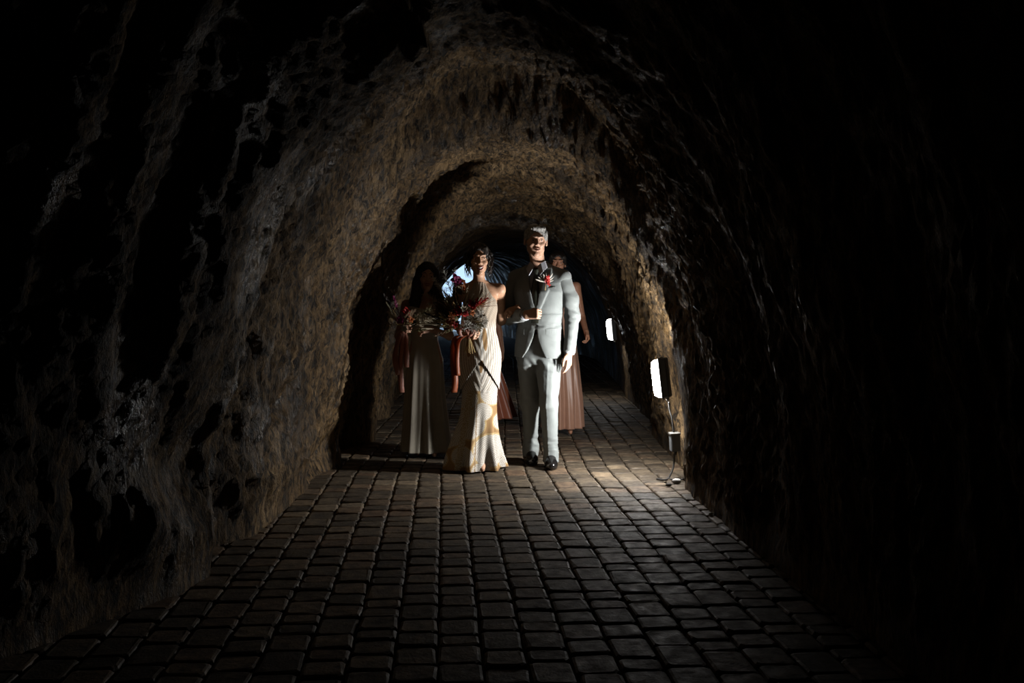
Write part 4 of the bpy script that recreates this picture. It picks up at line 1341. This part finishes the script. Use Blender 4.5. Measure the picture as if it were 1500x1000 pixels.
def m_wisp(n=9, L=.16, seed=0):
    q = np.random.default_rng(seed)
    parts = []
    for i in range(n):
        d = np.array((q.normal(0, .28), q.normal(0, .2), 1))
        parts.append(tube([(0, 0, 0), d*L*.5, d*L*q.uniform(.8, 1.1)+np.array((q.normal(0, .01), 0, 0))], [.0014, .0025, .0006], 4, 7))
    return join(parts)
def m_rose():
    return petal_flower(6, .042, .040, 1.05, 3, 2)
PM = dict(purple=mat('orchid_magenta', (.36, .05, .16), .45, noise=.25, nscale=60), red=mat('orchid_red', (.50, .035, .03), .45, noise=.3, nscale=60), orange=mat('petal_orange', (.58, .20, .07), .5, noise=.25, nscale=60),
          cream=mat('dried_cream', (.66, .57, .42), .75, noise=.2, nscale=60), white=mat('dried_white', (.78, .75, .68), .75, noise=.12, nscale=60), brown=mat('dried_brown', (.19, .12, .07), .8, noise=.3, nscale=60),
          olive=mat('dried_olive', (.30, .26, .14), .8, noise=.3, nscale=60), straw=mat('straw_stem', (.55, .40, .18), .7, noise=.2, nscale=60), dark=mat('dark_leaf', (.07, .055, .05), .6, noise=.3, nscale=60),
          rust=mat('ribbon_rust', (.44, .125, .05), .42, bump=.04), blush=mat('ribbon_blush', (.62, .30, .22), .42, bump=.04))
for _m in PM.values():                                      # thin petals and cloth let light through
    _nt = _m.node_tree; _b = _nt.nodes['Principled BSDF']; _o = _nt.nodes['Material Output']
    _t = _nt.nodes.new('ShaderNodeBsdfTranslucent'); _x = _nt.nodes.new('ShaderNodeMixShader'); _x.inputs[0].default_value = .5
    if _b.inputs['Base Color'].links: _nt.links.new(_b.inputs['Base Color'].links[0].from_socket, _t.inputs[0])
    else: _t.inputs[0].default_value = _b.inputs['Base Color'].default_value
    _nt.links.new(_b.outputs[0], _x.inputs[1]); _nt.links.new(_t.outputs[0], _x.inputs[2]); _nt.links.new(_x.outputs[0], _o.inputs[0])
PS = dict(orchid=(lambda: petal_flower(5, .046, .036, .35, 2, 1), 'orchid'), rose=(m_rose, 'rose'), bud=(lambda: petal_flower(5, .034, .024, 1.15, 2, 3), 'flower_bud'),
          fan=(m_fan, 'palm_fan'), plume=(m_plume, 'pampas_plume'), sprig=(m_sprig, 'flower_sprig'), lace=(m_lace, 'lace_flower'), wisp=(m_wisp, 'grass_wisp'),
          strap=(lambda: leaf(.17, .024, .35, 8), 'strap_leaf'), long=(lambda: m_sprig(.20, 30, 4, .010, .04), 'leaf_sprig'))
_pm = {}
def bouquet(root, items):
    for (kind, colr, p, d, sc, roll) in items:
        if (kind, colr) not in _pm:
            _pm[(kind, colr)] = mkmesh(PS[kind][1], *PS[kind][0](), [PM[colr]], kind in ('orchid', 'rose', 'bud', 'strap'))
        o = link(PS[kind][1], _pm[(kind, colr)], root, p, toward(d, roll), (sc,)*3)

def bride_bouquet():
    X, Y, Z = .180, 7.32, 1.045
    root = thing('bouquet', 'large dried flower bouquet with red orchids and rust ribbons held by the woman in white', 'bouquet', (X, Y, Z), group='bridal bouquets')
    def at(px, py, dy=-.02): return ((px-686)/200, dy, (490-py)/200)
    it = [('orchid', 'purple', at(668, 411, -.03), (-.1, -.9, .3), 1.15, .3), ('bud', 'orange', at(676, 414, .01), (.1, -.5, .8), 1.1, 0), ('bud', 'orange', at(676, 421, -.02), (.1, -.9, .1), 1.0, 1),
          ('fan', 'cream', at(660, 446, .03), (-.25, -.2, 1), .62, 0), ('rose', 'cream', at(671, 429, .0), (-.1, -.7, .6), 1.25, 0), ('strap', 'cream', at(678, 455, -.02), (.45, -.2, 1), .85, 0), ('strap', 'cream', at(674, 446, -.01), (.15, -.25, 1), .75, 1),
          ('fan', 'brown', at(662, 468, .0), (-.25, -.55, 1), 1.0, 0), ('fan', 'olive', at(655, 470, .04), (-.7, -.2, .7), 1.0, 0),
          ('sprig', 'red', at(684, 458, -.03), (.75, -.3, .75), 1.0, 0), ('sprig', 'red', at(688, 460, -.06), (.55, -.45, .75), .85, 2), ('sprig', 'red', at(694, 450, -.04), (.8, -.25, .55), .8, 1),
          ('orchid', 'red', at(690, 446, -.07), (.2, -.95, .2), .8, .5), ('orchid', 'red', at(699, 441, -.06), (.35, -.9, .2), .7, 1.2),
          ('wisp', 'cream', at(692, 452, -.02), (.65, -.15, .8), 1.05, 0), ('wisp', 'orange', at(696, 450, -.02), (.85, -.1, .6), .9, 1),
          ('orchid', 'red', at(671, 456, -.08), (-.1, -.95, .2), .9, 0), ('rose', 'red', at(679, 459, -.08), (.1, -.95, .15), .85, 0), ('bud', 'cream', at(677, 453, -.09), (0, -.9, .3), .9, 0), ('bud', 'orange', at(689, 458, -.09), (.3, -.9, .1), .9, 2),
          ('orchid', 'orange', at(660, 470, -.07), (-.2, -.95, .1), .95, .4), ('bud', 'red', at(665, 475, -.08), (0, -.95, -.1), .9, .4), ('bud', 'orange', at(661, 463, -.07), (-.2, -.5, .8), 1.1, .4),
          ('lace', 'white', at(700, 462, -.04), (.6, -.5, .5), 1.15, 0), ('lace', 'white', at(705, 472, -.02), (.7, -.5, .2), 1.1, 1), ('lace', 'white', at(683, 476, -.06), (0, -.9, .2), 1.1, 2), ('lace', 'white', at(692, 481, -.04), (.5, -.8, 0), 1.0, 3),
          ('strap', 'cream', at(680, 470, -.05), (.85, -.4, .25), .8, 0), ('strap', 'white', at(676, 466, -.05), (.8, -.5, .35), .7, 1), ('strap', 'olive', at(664, 478, -.02), (-.9, -.2, .1), .7, 1),
          ('plume', 'white', at(664, 436, .05), (-.35, .1, 1), 1.0, 0), ('plume', 'white', at(660, 440, .04), (-.62, .1, .8), .95, 1), ('plume', 'white', at(668, 430, .05), (-.05, .15, 1), .85, 2), ('plume', 'cream', at(655, 452, .03), (-.85, .1, .55), .9, 3), ('plume', 'white', at(660, 455, .04), (-.8, .1, .25), .8, 3),
          ('long', 'dark', at(666, 445, .03), (-.02, 0, 1), 1.0, 0), ('long', 'dark', at(656, 455, .02), (-.5, -.1, .9), .95, 1), ('long', 'dark', at(652, 470, .0), (-.9, -.2, .35), .8, 2), ('long', 'brown', at(660, 482, -.01), (-.7, -.4, -.3), .7, 2), ('long', 'brown', at(684, 470, .02), (.3, .0, 1), .8, 2),
          ('sprig', 'olive', at(668, 480, -.03), (-.5, -.6, -.2), .8, 1)]
    q = np.random.default_rng(21)
    kinds = [('fan', 'brown'), ('fan', 'olive'), ('strap', 'cream'), ('wisp', 'straw'), ('long', 'olive'), ('rose', 'cream'), ('lace', 'cream'), ('bud', 'brown'), ('strap', 'cream'), ('sprig', 'brown'), ('strap', 'straw'), ('wisp', 'cream')]
    for i in range(60):
        a = q.uniform(-.6, PI+.5)
        r = q.uniform(.02, .16)
        px, pz = -.05+r*math.cos(a)*.85, .11+r*math.sin(a)*.95
        k = kinds[i % len(kinds)]
        it.append((k[0], k[1], (px, q.uniform(-.03, .05), pz), (math.cos(a)*.8, -q.uniform(.1, .7), math.sin(a)*.8+.25), q.uniform(.55, .85), q.uniform(0, 6)))
    it = [(k, c, p, (d[0]+.65, d[1], d[2]) if k in ('orchid', 'rose', 'bud') else d, sc, r) for k, c, p, d, sc, r in it]   # blooms turned outwards, towards the wall side
    bouquet(root, it)
    q = np.random.default_rng(8)
    for i in range(14):
        a = q.uniform(-.35, .42)
        e = (.015+a*.13, q.uniform(-.035, .03), -.125+q.uniform(-.02, .012))
        link('stem', mkmesh('stem', *tube([(-.03+.02*a, -.01, .06), (0, 0, 0), e], [.0025, .0035, .0035], 5, 9), [PM['straw']]), root)
    link('binding', mkmesh('binding', *tube([(-.008, -.002, .035), (0, 0, 0), (.004, 0, -.03)], [.020, .017, .020], 10, 8), [PM['blush']]), root)
    def rb(name, pts, w, m):
        link(name, mkmesh(name, *ribbon(pts, w, [(1, .1, 0), (.8, -.5, 0), (1, .2, 0), (.85, .5, 0)], .0015, 22), [PM[m]]), root)
    rb('ribbon', [(-.015, -.025, .0), (-.10, -.05, -.03), (-.112, -.04, -.20), (-.098, -.045, -.33), (-.105, -.04, -.425)], [.02, .040, .045, .048, .050], 'rust')
    rb('ribbon', [(-.010, -.025, .0), (-.075, -.06, -.05), (-.085, -.05, -.18), (-.075, -.05, -.30)], [.02, .035, .035, .035], 'rust')
    for i, s in enumerate((-1, 1)):
        rb('bow_loop', [(-.004, -.028, .0), (.02*s-.02, -.05, .05), (.05*s-.02, -.055, .03), (.03*s-.02, -.045, -.012), (-.004, -.03, -.004)], [.012, .03, .036, .026, .012], 'blush')

def maid_bouquet():
    X, Y, Z = -.322, 8.02, 1.06
    root = thing('bouquet', 'smaller dim dried flower bouquet with pink ribbons held by the long-haired woman', 'bouquet', (X, Y, Z), group='bridal bouquets')
    def at(px, py, dy=-.02): return ((px-596)/175, dy, (480-py)/175)
    it = [('fan', 'cream', at(584, 462, .02), (-.5, 0, 1), 1.0, 0), ('fan', 'cream', at(590, 470, .0), (-.7, -.2, .75), .9, 0), ('sprig', 'purple', at(590, 458, -.02), (-.3, -.2, 1), 1.0, 0), ('orchid', 'red', at(600, 455, -.05), (.1, -.9, .3), .9, 0),
          ('orchid', 'purple', at(592, 466, -.06), (-.2, -.9, .2), .9, 0), ('rose', 'cream', at(597, 478, -.06), (0, -.9, .2), .8, 0), ('plume', 'olive', at(602, 470, 0), (.8, -.2, .5), 1.0, 0), ('plume', 'cream', at(606, 474, -.02), (1, -.3, .35), 1.0, 1),
          ('strap', 'cream', at(612, 474, -.05), (.95, -.2, .35), 1.0, 0), ('strap', 'cream', at(610, 480, -.05), (1, -.2, .25), .9, 1), ('fan', 'brown', at(604, 470, -.01), (.35, -.3, 1), .9, 0), ('sprig', 'olive', at(606, 482, -.03), (.8, -.4, .1), .9, 0),
          ('lace', 'white', at(584, 448, 0), (-.5, -.3, .8), .9, 0), ('long', 'dark', at(588, 460, .02), (-.6, 0, .9), 1.0, 0), ('bud', 'orange', at(606, 466, -.06), (.3, -.9, .2), 1, 0), ('plume', 'brown', at(590, 475, 0), (-1, -.1, .3), .8, 0)]
    bouquet(root, it)
    for i in range(8):
        a = (i-3.5)*.10
        link('stem', mkmesh('stem', *tube([(a*.2, 0, .06), (0, 0, 0), (a*.10, .01, -.13)], .0034, 5, 7), [PM['straw']]), root)
    link('binding', mkmesh('binding', *tube([(0, 0, .03), (0, 0, -.03)], .019, 10), [PM['blush']]), root)
    for k, (dx, ln) in enumerate(((-.01, .50), (.02, .30), (-.035, .36))):
        link('ribbon', mkmesh('ribbon', *ribbon([(0, -.022, 0), (dx, -.045, -.06), (dx*1.6-.01, -.04, -ln*.6), (dx*1.2, -.045, -ln)], [.02, .042, .05, .04], [(1, .2, 0), (.7, -.6, 0), (1, .3, 0)], .0015, 20), [PM['blush']]), root)
build_man()
build_bride()
build_long_hair_maid()
build_copper_maid()
build_rust_maid()
bride_bouquet()
maid_bouquet()
